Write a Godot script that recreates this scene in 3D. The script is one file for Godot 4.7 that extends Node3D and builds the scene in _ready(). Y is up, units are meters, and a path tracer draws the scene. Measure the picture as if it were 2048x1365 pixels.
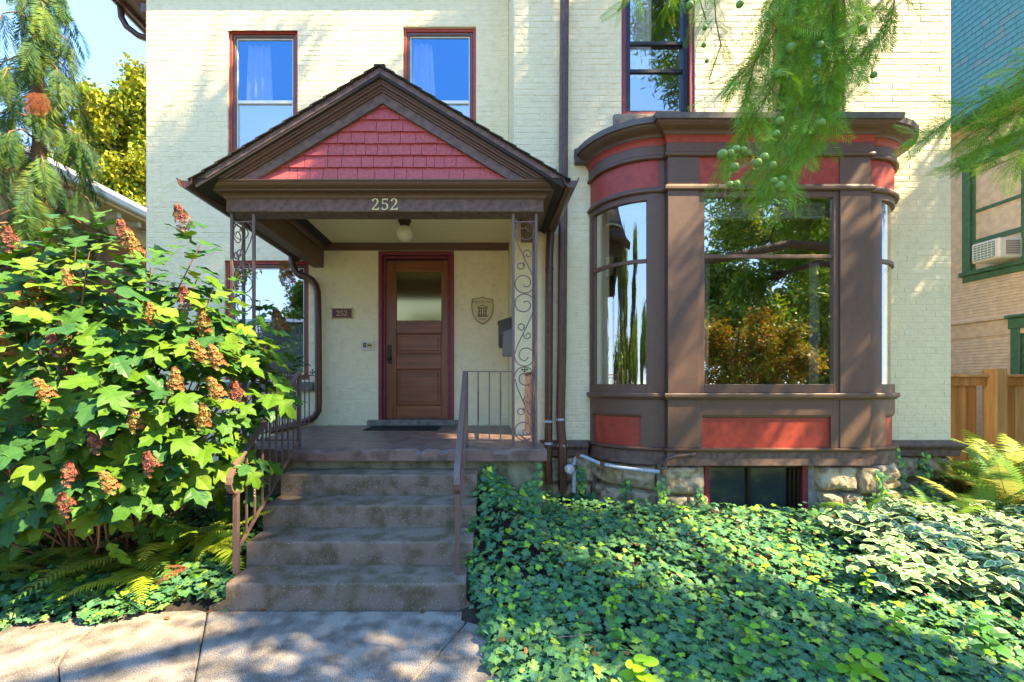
extends Node3D

# Pixel (2048 x 1365 photograph) and distance in front of the eye -> point. The distances come from the steps, the porch and the walls.
const F := 910.0
const VX := 970.0
const VY := 768.0
const EYE := 1.45
const ZB := 6.32   # door wall
const ZW := 5.20   # wing wall that carries the bay
const SUN := Vector3(0.607, 0.759, 0.234)

var rng := RandomNumberGenerator.new()
var M := {}
var T := {}
var org := {}
var taken := {}


func P(u: float, v: float, z: float) -> Vector3:
	return Vector3((u - VX) / F * z, EYE - (v - VY) / F * z, -z)


func X(u: float, z: float) -> float:
	return (u - VX) / F * z


func Y(v: float, z: float) -> float:
	return EYE - (v - VY) / F * z


func rr(a: float, b: float) -> float:
	return rng.randf_range(a, b)


# ------------------------------------------------------------------ mesh builder
class MB:
	var v := PackedVector3Array()
	var n := PackedVector3Array()
	var c := PackedColorArray()
	var col := Color.WHITE
	var colored := false

	func t(a: Vector3, b: Vector3, d: Vector3) -> void:
		var m := (d - a).cross(b - a)
		if m.length_squared() < 1e-16:
			return
		m = m.normalized()
		v.append(a); v.append(b); v.append(d)
		n.append(m); n.append(m); n.append(m)
		if colored:
			c.append(col); c.append(col); c.append(col)

	func th(a: Vector3, b: Vector3, d: Vector3, out: Vector3) -> void:
		if (d - a).cross(b - a).dot(out) < 0.0:
			t(a, d, b)
		else:
			t(a, b, d)

	func q(a: Vector3, b: Vector3, d: Vector3, e: Vector3) -> void:
		t(a, b, d)
		t(a, d, e)

	func qh(a: Vector3, b: Vector3, d: Vector3, e: Vector3, out: Vector3) -> void:
		th(a, b, d, out)
		th(a, d, e, out)

	# triangle with its own normals (smooth)
	func tn(a: Vector3, b: Vector3, d: Vector3, na: Vector3, nb: Vector3, nd: Vector3) -> void:
		if (d - a).cross(b - a).dot(na + nb + nd) < 0.0:
			v.append(a); v.append(d); v.append(b)
			n.append(na); n.append(nd); n.append(nb)
		else:
			v.append(a); v.append(b); v.append(d)
			n.append(na); n.append(nb); n.append(nd)
		if colored:
			c.append(col); c.append(col); c.append(col)

	func qn(a: Vector3, b: Vector3, d: Vector3, e: Vector3, na: Vector3, nb: Vector3, nd: Vector3, ne: Vector3) -> void:
		tn(a, b, d, na, nb, nd)
		tn(a, d, e, na, nd, ne)

	func box(p: Vector3, s: Vector3) -> void:
		var h := s * 0.5
		for ax in 3:
			var b1 := (ax + 1) % 3
			var b2 := (ax + 2) % 3
			for sg in [-1.0, 1.0]:
				var o := Vector3.ZERO
				o[ax] = sg
				var k: Array[Vector3] = []
				for w in [[-1, -1], [1, -1], [1, 1], [-1, 1]]:
					var x := Vector3.ZERO
					x[ax] = sg * h[ax]
					x[b1] = w[0] * h[b1]
					x[b2] = w[1] * h[b2]
					k.append(p + x)
				qh(k[0], k[1], k[2], k[3], o)

	func span(a: Vector3, b: Vector3) -> void:
		box((a + b) * 0.5, (b - a).abs())

	# box with chamfered edges, axes from a basis
	func bevel(p: Vector3, s: Vector3, e: float, bs := Basis()) -> void:
		var h := s * 0.5
		e = minf(e, minf(h.x, minf(h.y, h.z)) * 0.9)
		for ax in 3:
			var b1 := (ax + 1) % 3
			var b2 := (ax + 2) % 3
			for sg in [-1.0, 1.0]:
				var o := Vector3.ZERO
				o[ax] = sg
				var k: Array[Vector3] = []
				for w in [[-1, -1], [1, -1], [1, 1], [-1, 1]]:
					var x := Vector3.ZERO
					x[ax] = sg * h[ax]
					x[b1] = w[0] * (h[b1] - e)
					x[b2] = w[1] * (h[b2] - e)
					k.append(p + bs * x)
				qh(k[0], k[1], k[2], k[3], bs * o)
			for s1 in [-1.0, 1.0]:
				for s2 in [-1.0, 1.0]:
					var o2 := Vector3.ZERO
					o2[b1] = s1
					o2[b2] = s2
					var kk: Array[Vector3] = []
					for w in [[-1, 0], [1, 0], [1, 1], [-1, 1]]:
						var x := Vector3.ZERO
						x[ax] = w[0] * (h[ax] - e)
						x[b1] = s1 * (h[b1] - (e if w[1] else 0.0))
						x[b2] = s2 * (h[b2] - (0.0 if w[1] else e))
						kk.append(p + bs * x)
					qh(kk[0], kk[1], kk[2], kk[3], bs * o2)
		for sx in [-1.0, 1.0]:
			for sy in [-1.0, 1.0]:
				for sz in [-1.0, 1.0]:
					var g := Vector3(sx, sy, sz)
					th(p + bs * (g * Vector3(h.x, h.y - e, h.z - e)), p + bs * (g * Vector3(h.x - e, h.y, h.z - e)), p + bs * (g * Vector3(h.x - e, h.y - e, h.z)), bs * g)

	func bspan(a: Vector3, b: Vector3, e := 0.006) -> void:
		bevel((a + b) * 0.5, (b - a).abs(), e)

	# bar between two points, w across (side) and d along up
	func bar(a: Vector3, b: Vector3, w: float, d: float, up := Vector3.UP, e := 0.0015) -> void:
		var y := (b - a).normalized()
		var x := up.cross(y)
		if x.length() < 0.01:
			x = Vector3.RIGHT.cross(y)
		x = x.normalized()
		bevel((a + b) * 0.5, Vector3(w, (b - a).length(), d), e, Basis(x, y, x.cross(y)))

	# square bar twisted about its axis
	func twist(a: Vector3, b: Vector3, w: float, turns: float) -> void:
		var y := (b - a).normalized()
		var x := Vector3.RIGHT if absf(y.x) < 0.9 else Vector3.FORWARD
		x = (x - y * x.dot(y)).normalized()
		var z := x.cross(y)
		var N := int(maxf(8.0, turns * 8.0))
		for i in N:
			for k in 4:
				var qd: Array[Vector3] = []
				var mid := Vector3.ZERO
				for w2 in [[0, 0], [0, 1], [1, 1], [1, 0]]:
					var s: float = (i + w2[0]) / float(N)
					var an: float = (k + w2[1]) * PI / 2 + s * turns * TAU
					var p := a.lerp(b, s) + (x * cos(an) + z * sin(an)) * w * 0.7
					qd.append(p)
					mid += p - a.lerp(b, s)
				qh(qd[0], qd[1], qd[2], qd[3], mid)

	func tube(path: Array, r, sides := 7, cap := true) -> void:
		var N := path.size()
		var rings: Array = []
		var norms: Array = []
		var x := Vector3.ZERO
		for i in N:
			var d: Vector3 = (path[mini(i + 1, N - 1)] - path[maxi(i - 1, 0)]).normalized()
			if i == 0:
				x = d.cross(Vector3.UP if absf(d.y) < 0.9 else Vector3.RIGHT).normalized()
			else:
				x = (x - d * x.dot(d)).normalized()
			var z := d.cross(x)
			var rad: float = r[i] if r is Array else r
			var ring: Array[Vector3] = []
			var nn: Array[Vector3] = []
			for k in sides:
				var a := TAU * k / sides
				var o := x * cos(a) + z * sin(a)
				ring.append(path[i] + o * rad)
				nn.append(o)
			rings.append(ring)
			norms.append(nn)
		for i in N - 1:
			for k in sides:
				var k2 := (k + 1) % sides
				qn(rings[i][k], rings[i][k2], rings[i + 1][k2], rings[i + 1][k], norms[i][k], norms[i][k2], norms[i + 1][k2], norms[i + 1][k])
		if cap:
			var d0: Vector3 = path[0] - path[1]
			var d1: Vector3 = path[N - 1] - path[N - 2]
			for k in sides:
				var k2 := (k + 1) % sides
				th(path[0], rings[0][k], rings[0][k2], d0)
				th(path[N - 1], rings[N - 1][k], rings[N - 1][k2], d1)

	# flat strip (rectangular section) along a path: w along `side`, d across it
	func ribbon(path: Array, side: Vector3, w: float, d: float) -> void:
		var N := path.size()
		var rings: Array = []
		for i in N:
			var dir: Vector3 = (path[mini(i + 1, N - 1)] - path[maxi(i - 1, 0)]).normalized()
			var s := (side - dir * side.dot(dir)).normalized()
			var u := dir.cross(s)
			rings.append([path[i] + s * w / 2 + u * d / 2, path[i] - s * w / 2 + u * d / 2, path[i] - s * w / 2 - u * d / 2, path[i] + s * w / 2 - u * d / 2])
		for i in N - 1:
			for k in 4:
				var k2 := (k + 1) % 4
				var mid: Vector3 = (rings[i][k] + rings[i][k2]) * 0.5 - path[i]
				qh(rings[i][k], rings[i][k2], rings[i + 1][k2], rings[i + 1][k], mid)
		for e in [0, N - 1]:
			var o: Vector3 = path[0] - path[1] if e == 0 else path[N - 1] - path[N - 2]
			qh(rings[e][0], rings[e][1], rings[e][2], rings[e][3], o)

	# lathe about the vertical through p: profile of (radius, height)
	func lathe(p: Vector3, prof: Array, sides := 20, up := Vector3.UP) -> void:
		var x := up.cross(Vector3.RIGHT if absf(up.x) < 0.9 else Vector3.FORWARD).normalized()
		var z := x.cross(up)
		var N := prof.size()
		for i in N - 1:
			var a: Vector2 = prof[i]
			var b: Vector2 = prof[i + 1]
			var s := b - a
			for k in sides:
				var qd: Array[Vector3] = []
				var nd: Array[Vector3] = []
				for w in [[0, 0], [0, 1], [1, 1], [1, 0]]:
					var f: Vector2 = b if w[0] else a
					var an: float = TAU * (k + w[1]) / sides
					var o := x * cos(an) + z * sin(an)
					qd.append(p + o * f.x + up * f.y)
					nd.append((o * s.y - up * s.x).normalized())
				qn(qd[0], qd[1], qd[2], qd[3], nd[0], nd[1], nd[2], nd[3])

	# smooth grid of points pts[i][j]
	func grid(pts: Array, out: Vector3) -> void:
		var R := pts.size()
		var C: int = pts[0].size()
		var nn: Array = []
		for i in R:
			var row: Array[Vector3] = []
			for j in C:
				var a: Vector3 = pts[mini(i + 1, R - 1)][j] - pts[maxi(i - 1, 0)][j]
				var b: Vector3 = pts[i][mini(j + 1, C - 1)] - pts[i][maxi(j - 1, 0)]
				var m := a.cross(b).normalized()
				row.append(m if m.dot(out) >= 0.0 else -m)
			nn.append(row)
		for i in R - 1:
			for j in C - 1:
				qn(pts[i][j], pts[i][j + 1], pts[i + 1][j + 1], pts[i + 1][j], nn[i][j], nn[i][j + 1], nn[i + 1][j + 1], nn[i + 1][j])

	# profile [(out, height)] carried along a plan of [point, outward normal]
	func loft(plan: Array, prof: Array, caps := true) -> void:
		for i in plan.size() - 1:
			for k in prof.size() - 1:
				var a: Vector3 = plan[i][0] + plan[i][1] * prof[k].x + Vector3.UP * prof[k].y
				var b: Vector3 = plan[i + 1][0] + plan[i + 1][1] * prof[k].x + Vector3.UP * prof[k].y
				var d: Vector3 = plan[i + 1][0] + plan[i + 1][1] * prof[k + 1].x + Vector3.UP * prof[k + 1].y
				var e: Vector3 = plan[i][0] + plan[i][1] * prof[k + 1].x + Vector3.UP * prof[k + 1].y
				var s: Vector2 = prof[k + 1] - prof[k]
				var na: Vector3 = (plan[i][1] * s.y - Vector3.UP * s.x).normalized()
				var nb: Vector3 = (plan[i + 1][1] * s.y - Vector3.UP * s.x).normalized()
				if na.dot(nb) > 0.8 and plan[i][1].length_squared() < 1.2 and plan[i + 1][1].length_squared() < 1.2:
					qn(a, b, d, e, na, nb, nb, na)
				else:
					qh(a, b, d, e, na + nb)
		if caps:
			for w in [0, plan.size() - 1]:
				var o: Vector3 = plan[0][0] - plan[1][0] if w == 0 else plan[w][0] - plan[w - 1][0]
				var m: Vector3 = plan[w][0] + plan[w][1] * prof[0].x + Vector3.UP * prof[0].y
				for k in range(1, prof.size() - 1):
					th(m, plan[w][0] + plan[w][1] * prof[k].x + Vector3.UP * prof[k].y, plan[w][0] + plan[w][1] * prof[k + 1].x + Vector3.UP * prof[k + 1].y, o)

	# closed 2D polygon (convex enough for a fan from its first point) pushed along a vector
	func prism(poly: Array, push: Vector3) -> void:
		var mid := Vector3.ZERO
		for p in poly:
			mid += p
		mid /= poly.size()
		for k in range(1, poly.size() - 1):
			th(poly[0], poly[k], poly[k + 1], -push)
			th(poly[0] + push, poly[k] + push, poly[k + 1] + push, push)
		for k in poly.size():
			var a: Vector3 = poly[k]
			var b: Vector3 = poly[(k + 1) % poly.size()]
			var o := (b - a).cross(push)
			if o.dot((a + b) * 0.5 - mid) < 0:
				o = -o
			qh(a, b, b + push, a + push, o)

	func mesh(off := Vector3.ZERO) -> ArrayMesh:
		var m := ArrayMesh.new()
		if v.is_empty():
			return m
		var vv := v
		if off != Vector3.ZERO:
			vv = PackedVector3Array()
			vv.resize(v.size())
			for i in v.size():
				vv[i] = v[i] - off
		var ix := PackedInt32Array()
		ix.resize(v.size())
		for i in v.size():
			ix[i] = i
		var a := []
		a.resize(Mesh.ARRAY_MAX)
		a[Mesh.ARRAY_VERTEX] = vv
		a[Mesh.ARRAY_NORMAL] = n
		if colored:
			a[Mesh.ARRAY_COLOR] = c
		a[Mesh.ARRAY_INDEX] = ix
		m.add_surface_from_arrays(Mesh.PRIMITIVE_TRIANGLES, a)
		return m


# ------------------------------------------------------------------ things and parts
func named(called: String) -> String:
	if not taken.has(called):
		taken[called] = 0
		return called
	taken[called] += 1
	return "%s_%03d" % [called, taken[called]]


func thing(called: String, label: String, category: String, at := Vector3.ZERO, group := "") -> Node3D:
	var o := Node3D.new()
	o.name = named(called)
	add_child(o)
	o.position = at
	org[o] = at
	o.set_meta("label", label)
	o.set_meta("category", category)
	if group:
		o.set_meta("group", group)
	return o


# a mesh given in world coordinates becomes a part of a thing
func part(parent: Node, called: String, mb: MB, m: Material) -> MeshInstance3D:
	var o := MeshInstance3D.new()
	o.name = called
	var off: Vector3 = org.get(parent, Vector3.ZERO)
	o.mesh = mb.mesh(off)
	o.material_override = m
	parent.add_child(o, true)
	org[o] = off
	return o


# a shared mesh placed by a transform in world coordinates
func put(parent: Node, called: String, mesh: Mesh, m: Material, x: Transform3D) -> MeshInstance3D:
	var o := MeshInstance3D.new()
	o.name = called
	o.mesh = mesh
	o.material_override = m
	parent.add_child(o, true)
	var off: Vector3 = org.get(parent, Vector3.ZERO)
	x.origin -= off
	o.transform = x
	org[o] = off
	return o


func multi(parent: Node, called: String, mesh: Mesh, m: Material, xs: Array, cs: Array) -> MultiMeshInstance3D:
	var mm := MultiMesh.new()
	mm.transform_format = MultiMesh.TRANSFORM_3D
	mm.use_colors = true
	mm.mesh = mesh
	mm.instance_count = xs.size()
	var off: Vector3 = org.get(parent, Vector3.ZERO)
	for i in xs.size():
		var x: Transform3D = xs[i]
		x.origin -= off
		mm.set_instance_transform(i, x)
		mm.set_instance_color(i, cs[i])
	var o := MultiMeshInstance3D.new()
	o.name = called
	o.multimesh = mm
	o.material_override = m
	parent.add_child(o, true)
	o.set_meta("kind", "stuff")
	return o


func structure(called: String, mb: MB, m: Material) -> MeshInstance3D:
	var o := MeshInstance3D.new()
	o.name = named(called)
	o.mesh = mb.mesh()
	o.material_override = m
	add_child(o, true)
	o.set_meta("kind", "structure")
	org[o] = Vector3.ZERO
	return o


func stuff(called: String, label: String, category: String) -> Node3D:
	var o := thing(called, label, category)
	o.set_meta("kind", "stuff")
	return o


# ------------------------------------------------------------------ textures and materials
func tex(seed_: int, freq: float, oct: int, stops: Array, kind := FastNoiseLite.TYPE_SIMPLEX_SMOOTH, size := 512, normal := 0.0) -> NoiseTexture2D:
	var key := "%d/%f/%d/%s/%d/%d/%f" % [seed_, freq, oct, str(stops), kind, size, normal]
	if T.has(key):
		return T[key]
	var nz := FastNoiseLite.new()
	nz.seed = seed_
	nz.noise_type = kind
	nz.frequency = freq
	nz.fractal_octaves = oct
	nz.fractal_type = FastNoiseLite.FRACTAL_FBM if oct > 1 else FastNoiseLite.FRACTAL_NONE
	var t := NoiseTexture2D.new()
	t.width = size
	t.height = size
	t.seamless = true
	t.noise = nz
	if stops.size():
		var g := Gradient.new()
		var off := PackedFloat32Array()
		var cols := PackedColorArray()
		for s in stops:
			off.append(s[0])
			cols.append(s[1] if s[1] is Color else Color(s[1], s[1], s[1]))
		g.offsets = off
		g.colors = cols
		t.color_ramp = g
	T[key] = t
	return t


func mk(key: String, c: Color, rough := 0.7, albedo: Texture2D = null, scale := 1.0, bump: Texture2D = null, cm := 0.1) -> StandardMaterial3D:
	var m := StandardMaterial3D.new()
	m.resource_name = key
	m.albedo_color = c.linear_to_srgb()
	m.roughness = rough
	if albedo or bump:
		m.uv1_triplanar = true
		m.uv1_world_triplanar = true
		m.uv1_scale = Vector3.ONE * scale
	if albedo:
		m.albedo_texture = albedo
	if bump:
		m.heightmap_enabled = true
		m.heightmap_texture = bump
		m.heightmap_scale = cm
	M[key] = m
	return m


func leafmat(key: String, c: Color, back: float, rough := 0.5, tinted := false) -> StandardMaterial3D:
	var m := mk(key, c, rough)
	m.backlight_enabled = true
	m.backlight = Color(back, back, back * 0.55)
	m.vertex_color_use_as_albedo = tinted
	m.metallic_specular = 0.3
	return m


# leaf whose veins are lighter than its blade (blade 0.75 of the colour in the vertex colours)
func leafv(key: String, c: Color, back: float, rough := 0.5) -> void:
	leafmat(key, Color(c.r / 0.75, c.g / 0.75, c.b / 0.75), back, rough, true)


func materials() -> void:
	var soft := [[0.0, 0.80], [0.45, 0.93], [1.0, 1.0]]
	var blot := [[0.0, 0.62], [0.4, 0.86], [0.6, 0.95], [1.0, 1.0]]
	var fine := tex(3, 0.09, 3, [[0.0, 0.0], [1.0, 1.0]])
	var coarse := tex(4, 0.02, 4, [[0.0, 0.0], [1.0, 1.0]])
	mk("cream", Color(0.87, 0.78, 0.49), 0.62, tex(11, 0.012, 4, [[0.0, Color(0.93, 0.92, 0.90)], [0.35, Color(0.98, 0.975, 0.97)], [1.0, Color.WHITE]]), 0.9, tex(12, 0.03, 4, [[0.0, 0.0], [1.0, 1.0]]), 0.35)
	M.cream.detail_enabled = true
	M.cream.detail_blend_mode = BaseMaterial3D.BLEND_MODE_MIX
	M.cream.detail_albedo = tex(13, 0.05, 3, [[0.0, Color(0.62, 0.58, 0.48, 0.0)], [0.80, Color(0.62, 0.58, 0.48, 0.0)], [0.84, Color(0.62, 0.58, 0.48, 0.55)], [1.0, Color(0.5, 0.45, 0.38, 0.8)]])
	M.cream.uv2_triplanar = true
	M.cream.uv2_world_triplanar = true
	M.cream.uv2_scale = Vector3.ONE * 1.3
	M.cream.detail_uv_layer = BaseMaterial3D.DETAIL_UV_2
	mk("brown", Color(0.145, 0.080, 0.052), 0.5, tex(14, 0.02, 4, [[0.0, 0.93], [0.5, 0.97], [1.0, 1.0]]), 1.0, fine, 0.03)
	mk("brown_worn", Color(0.180, 0.110, 0.084), 0.6, tex(15, 0.015, 5, [[0.0, 0.66], [0.5, 0.9], [0.75, 1.0], [1.0, Color(1, 1, 1)]]), 1.6, fine, 0.06)
	for k in ["brown", "brown_worn"]:
		M[k].detail_enabled = true
		M[k].detail_blend_mode = BaseMaterial3D.BLEND_MODE_MIX
		M[k].detail_albedo = tex(9, 0.035, 5, [[0.0, Color(0.5, 0.42, 0.37, 0.0)], [0.78, Color(0.5, 0.42, 0.37, 0.0)], [0.86, Color(0.52, 0.44, 0.39, 0.25)], [1.0, Color(0.62, 0.56, 0.5, 0.5)]])
		M[k].uv2_triplanar = true
		M[k].uv2_world_triplanar = true
		M[k].uv2_scale = Vector3.ONE * 1.1
		M[k].detail_uv_layer = BaseMaterial3D.DETAIL_UV_2
	mk("red", Color(0.43, 0.056, 0.030), 0.5, tex(16, 0.02, 4, soft), 1.0, fine, 0.05)
	mk("pink", Color(0.58, 0.115, 0.115), 0.6, tex(17, 0.03, 4, [[0.0, 0.74], [0.5, 0.93], [1.0, 1.0]]), 2.0, tex(18, 0.05, 4, [[0.0, 0.0], [1.0, 1.0]]), 0.2)
	mk("maroon", Color(0.24, 0.030, 0.042), 0.45, tex(16, 0.02, 4, soft), 1.0, fine, 0.04)
	mk("iron", Color(0.20, 0.125, 0.10), 0.42, tex(19, 0.06, 3, [[0.0, 0.7], [0.5, 0.95], [1.0, 1.0]]), 3.0)
	mk("iron_dark", Color(0.035, 0.028, 0.026), 0.5)
	mk("gutter", Color(0.12, 0.060, 0.040), 0.3, tex(20, 0.02, 4, [[0.0, 0.75], [0.6, 0.95], [1.0, 1.0]]), 1.5)
	M.gutter.metallic = 0.25
	mk("porch_ceiling", Color(0.86, 0.78, 0.50), 0.5)
	mk("roofing", Color(0.060, 0.048, 0.042), 0.9, tex(21, 0.12, 2, [[0.0, 0.6], [1.0, 1.0]]), 2.0)
	mk("slab_paint", Color(0.22, 0.14, 0.115), 0.42, tex(22, 0.012, 5, [[0.0, 0.62], [0.42, 0.86], [0.55, 0.98], [1.0, Color(1, 1, 1)]]), 0.8, fine, 0.12)
	mk("step_concrete", Color(0.235, 0.182, 0.140), 0.75, tex(23, 0.010, 5, [[0.0, Color(0.66, 0.66, 0.52)], [0.30, Color(0.80, 0.78, 0.68)], [0.48, Color(0.92, 0.89, 0.86)], [0.64, Color(1, 0.98, 0.96)], [1.0, Color(1, 1, 1)]]), 0.8, tex(24, 0.12, 3, [[0.0, 0.0], [1.0, 1.0]]), 0.18)
	M.step_concrete.detail_enabled = true
	M.step_concrete.detail_blend_mode = BaseMaterial3D.BLEND_MODE_MIX
	M.step_concrete.detail_albedo = tex(25, 0.055, 3, [[0.0, Color(0.5, 0.5, 0.42, 0.0)], [0.70, Color(0.52, 0.52, 0.44, 0.0)], [0.76, Color(0.62, 0.62, 0.56, 0.55)], [1.0, Color(0.8, 0.8, 0.76, 0.9)]])
	M.step_concrete.uv2_triplanar = true
	M.step_concrete.uv2_world_triplanar = true
	M.step_concrete.uv2_scale = Vector3.ONE * 1.7
	M.step_concrete.detail_uv_layer = BaseMaterial3D.DETAIL_UV_2
	mk("base_paint", Color(0.33, 0.31, 0.20), 0.8, tex(26, 0.012, 5, [[0.0, Color(0.5, 0.5, 0.4)], [0.5, Color(0.85, 0.85, 0.8)], [1.0, Color(1, 1, 1)]]), 0.8, coarse, 0.4)
	mk("walk", Color(0.50, 0.46, 0.41), 0.85, tex(27, 0.006, 6, [[0.0, Color(0.55, 0.54, 0.52)], [0.4, Color(0.82, 0.8, 0.78)], [0.7, Color(1, 0.98, 0.95)], [1.0, Color(1, 1, 1)]], FastNoiseLite.TYPE_SIMPLEX_SMOOTH, 1024), 0.7, tex(28, 0.25, 2, [[0.0, 0.0], [1.0, 1.0]]), 0.2)
	M.walk.detail_enabled = true
	M.walk.detail_blend_mode = BaseMaterial3D.BLEND_MODE_MUL
	M.walk.detail_albedo = tex(29, 0.22, 2, [[0.0, 0.30], [0.36, 0.62], [0.55, 0.95], [1.0, 1.0]])
	M.walk.uv2_triplanar = true
	M.walk.uv2_world_triplanar = true
	M.walk.uv2_scale = Vector3.ONE * 1.25
	M.walk.detail_uv_layer = BaseMaterial3D.DETAIL_UV_2
	mk("road", Color(0.42, 0.385, 0.34), 0.9)
	mk("soil", Color(0.055, 0.042, 0.028), 0.95, tex(30, 0.03, 5, [[0.0, 0.5], [1.0, 1.0]]), 1.0, coarse, 2.0)
	mk("lawn", Color(0.17, 0.19, 0.07), 0.95, tex(31, 0.05, 5, [[0.0, 0.55], [1.0, 1.0]]), 0.4, coarse, 2.0)
	mk("stone", Color(0.56, 0.49, 0.37), 0.85, tex(32, 0.012, 5, [[0.0, Color(0.46, 0.45, 0.42)], [0.42, Color(0.8, 0.76, 0.68)], [0.62, Color(1, 0.95, 0.86)], [1.0, Color(1, 1, 1)]]), 1.0, tex(33, 0.03, 5, [[0.0, 0.0], [1.0, 1.0]]), 1.2)
	mk("stone_sill", Color(0.30, 0.27, 0.21), 0.85, tex(32, 0.012, 5, [[0.0, 0.6], [0.5, 0.85], [1.0, 1.0]]), 1.0, coarse, 0.4)
	mk("mortar", Color(0.42, 0.39, 0.34), 0.9, coarse, 1.0)
	M.mortar.albedo_texture = tex(34, 0.02, 4, [[0.0, 0.7], [1.0, 1.0]])
	mk("white", Color(0.80, 0.80, 0.78), 0.4)
	mk("offwhite", Color(0.66, 0.62, 0.50), 0.5)
	mk("black_frame", Color(0.012, 0.012, 0.015), 0.4)
	mk("room", Color(0.36, 0.31, 0.25), 0.9)
	mk("room_light", Color(0.34, 0.31, 0.26), 0.9)
	mk("curtain", Color(0.78, 0.76, 0.72), 0.9)
	M.curtain.backlight_enabled = true
	M.curtain.backlight = Color(0.4, 0.4, 0.38)
	mk("blind", Color(0.62, 0.60, 0.52), 0.8)
	mk("screen", Color(0.20, 0.22, 0.23), 0.85)
	mk("wood", Color(0.29, 0.095, 0.027), 0.38, grain(41, false), 1.0, null)
	mk("wood_across", Color(0.29, 0.095, 0.027), 0.38, grain(42, true), 1.0, null)
	mk("fence", Color(0.52, 0.24, 0.062), 0.7, grain(43, false), 0.8, null)
	mk("fence_pale", Color(0.62, 0.36, 0.14), 0.7, grain(44, false), 0.8, null)
	mk("fence_deep", Color(0.42, 0.17, 0.038), 0.7, grain(45, false), 0.8, null)
	mk("bronze", Color(0.045, 0.032, 0.022), 0.4)
	M.bronze.metallic = 0.6
	mk("brass", Color(0.62, 0.46, 0.16), 0.32)
	M.brass.metallic = 0.8
	mk("globe", Color(0.82, 0.76, 0.58), 0.22)
	M.globe.subsurf_scatter_enabled = true
	M.globe.subsurf_scatter_strength = 0.3
	mk("rubber", Color(0.012, 0.013, 0.014), 0.85, tex(47, 0.2, 2, [[0.0, 0.6], [1.0, 1.0]]), 6.0)
	mk("plum", Color(0.13, 0.035, 0.045), 0.45)
	mk("shield", Color(0.66, 0.55, 0.27), 0.5)
	mk("ink", Color(0.10, 0.075, 0.03), 0.6)
	mk("mailbox", Color(0.055, 0.034, 0.026), 0.4)
	mk("mailbox_grey", Color(0.16, 0.13, 0.11), 0.4)
	mk("pipe_blue", Color(0.50, 0.56, 0.62), 0.5, tex(48, 0.04, 4, [[0.0, Color(0.45, 0.3, 0.22)], [0.25, Color(0.6, 0.5, 0.45)], [0.36, Color(0.95, 0.95, 0.95)], [1.0, Color.WHITE]]), 2.0)
	mk("rust", Color(0.17, 0.075, 0.035), 0.8)
	mk("seam_tape", Color(0.38, 0.48, 0.52), 0.7)
	mk("slate_metal", Color(0.14, 0.12, 0.105), 0.55, tex(49, 0.02, 4, soft), 1.0)
	mk("siding", Color(0.85, 0.66, 0.48), 0.65, tex(50, 0.02, 4, [[0.0, 0.85], [1.0, 1.0]]), 0.7)
	mk("siding_trim", Color(0.82, 0.62, 0.43), 0.65, tex(50, 0.02, 4, [[0.0, 0.85], [1.0, 1.0]]), 0.7)
	mk("green_paint", Color(0.075, 0.185, 0.095), 0.5, tex(51, 0.02, 4, soft), 1.0)
	for k in [["teal_a", 52, 0.13], ["teal_b", 53, 0.24], ["teal_worn", 54, 0.36]]:
		mk(k[0], Color.WHITE, 0.7, tex(k[1], 0.07, 4, [[0.0, Color(0.86, 0.70, 0.64)], [k[2], Color(0.74, 0.55, 0.50)], [k[2] + 0.03, Color(0.34, 0.58, 0.58)], [0.6, Color(0.38, 0.62, 0.62)], [1.0, Color(0.42, 0.66, 0.65)]]), 2.2)
	mk("shade_cloth", Color(0.88, 0.82, 0.70), 0.8, tex(50, 0.02, 4, [[0.0, 0.9], [1.0, 1.0]]), 0.7)
	mk("ac_white", Color(0.78, 0.77, 0.73), 0.45)
	mk("ac_grille", Color(0.16, 0.30, 0.36), 0.5)
	mk("ac_fin", Color(0.22, 0.19, 0.17), 0.5)
	mk("soffit", Color(0.72, 0.55, 0.30), 0.6)
	mk("far_brick", Color(0.40, 0.17, 0.10), 0.8, tex(55, 0.05, 4, [[0.0, 0.7], [1.0, 1.0]]), 1.0)
	mk("far_roof", Color(0.42, 0.41, 0.42), 0.9, tex(56, 0.1, 3, [[0.0, 0.7], [1.0, 1.0]]), 1.0)
	mk("bark", Color(0.13, 0.085, 0.055), 0.9, tex(57, 0.03, 5, [[0.0, 0.5], [1.0, 1.0]]), 2.0, coarse, 1.5)
	mk("twig", Color(0.24, 0.12, 0.06), 0.8)
	mk("twig_grey", Color(0.22, 0.17, 0.13), 0.8)
	# glass: coated double panes mirror about a fifth of what they face
	pane("glass", Color(0.93, 0.96, 0.98), 0.26, 0.015)
	pane("glass_wavy", Color(0.95, 0.97, 0.95), 0.48, 0.015)
	pane("glass_blue", Color(0.42, 0.63, 0.80), 0.36, 0.02)
	pane("glass_door", Color(0.86, 0.80, 0.55), 0.26, 0.12)
	mk("lace", Color(0.20, 0.17, 0.075), 0.9, tex(46, 0.15, 2, [[0.0, 0.55], [1.0, 1.0]]), 4.0)
	mk("glass_dusty", Color(0.055, 0.075, 0.075, 0.55), 0.12)
	M.glass_dusty.transparency = BaseMaterial3D.TRANSPARENCY_ALPHA
	M.glass_dusty.metallic = 0.1
	# plants
	leafv("hyd_a", Color(0.088, 0.190, 0.014), 0.7)
	leafv("hyd_b", Color(0.058, 0.150, 0.018), 0.5)
	leafv("hyd_c", Color(0.140, 0.240, 0.018), 0.75)
	leafv("hyd_d", Color(0.040, 0.120, 0.030), 0.4, 0.4)
	leafmat("leaf_tint", Color.WHITE, 0.5, 0.5, true)
	leafmat("ivy_leaf", Color.WHITE, 0.22, 0.38, true)
	leafmat("needle", Color.WHITE, 0.8, 0.55, true)
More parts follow.
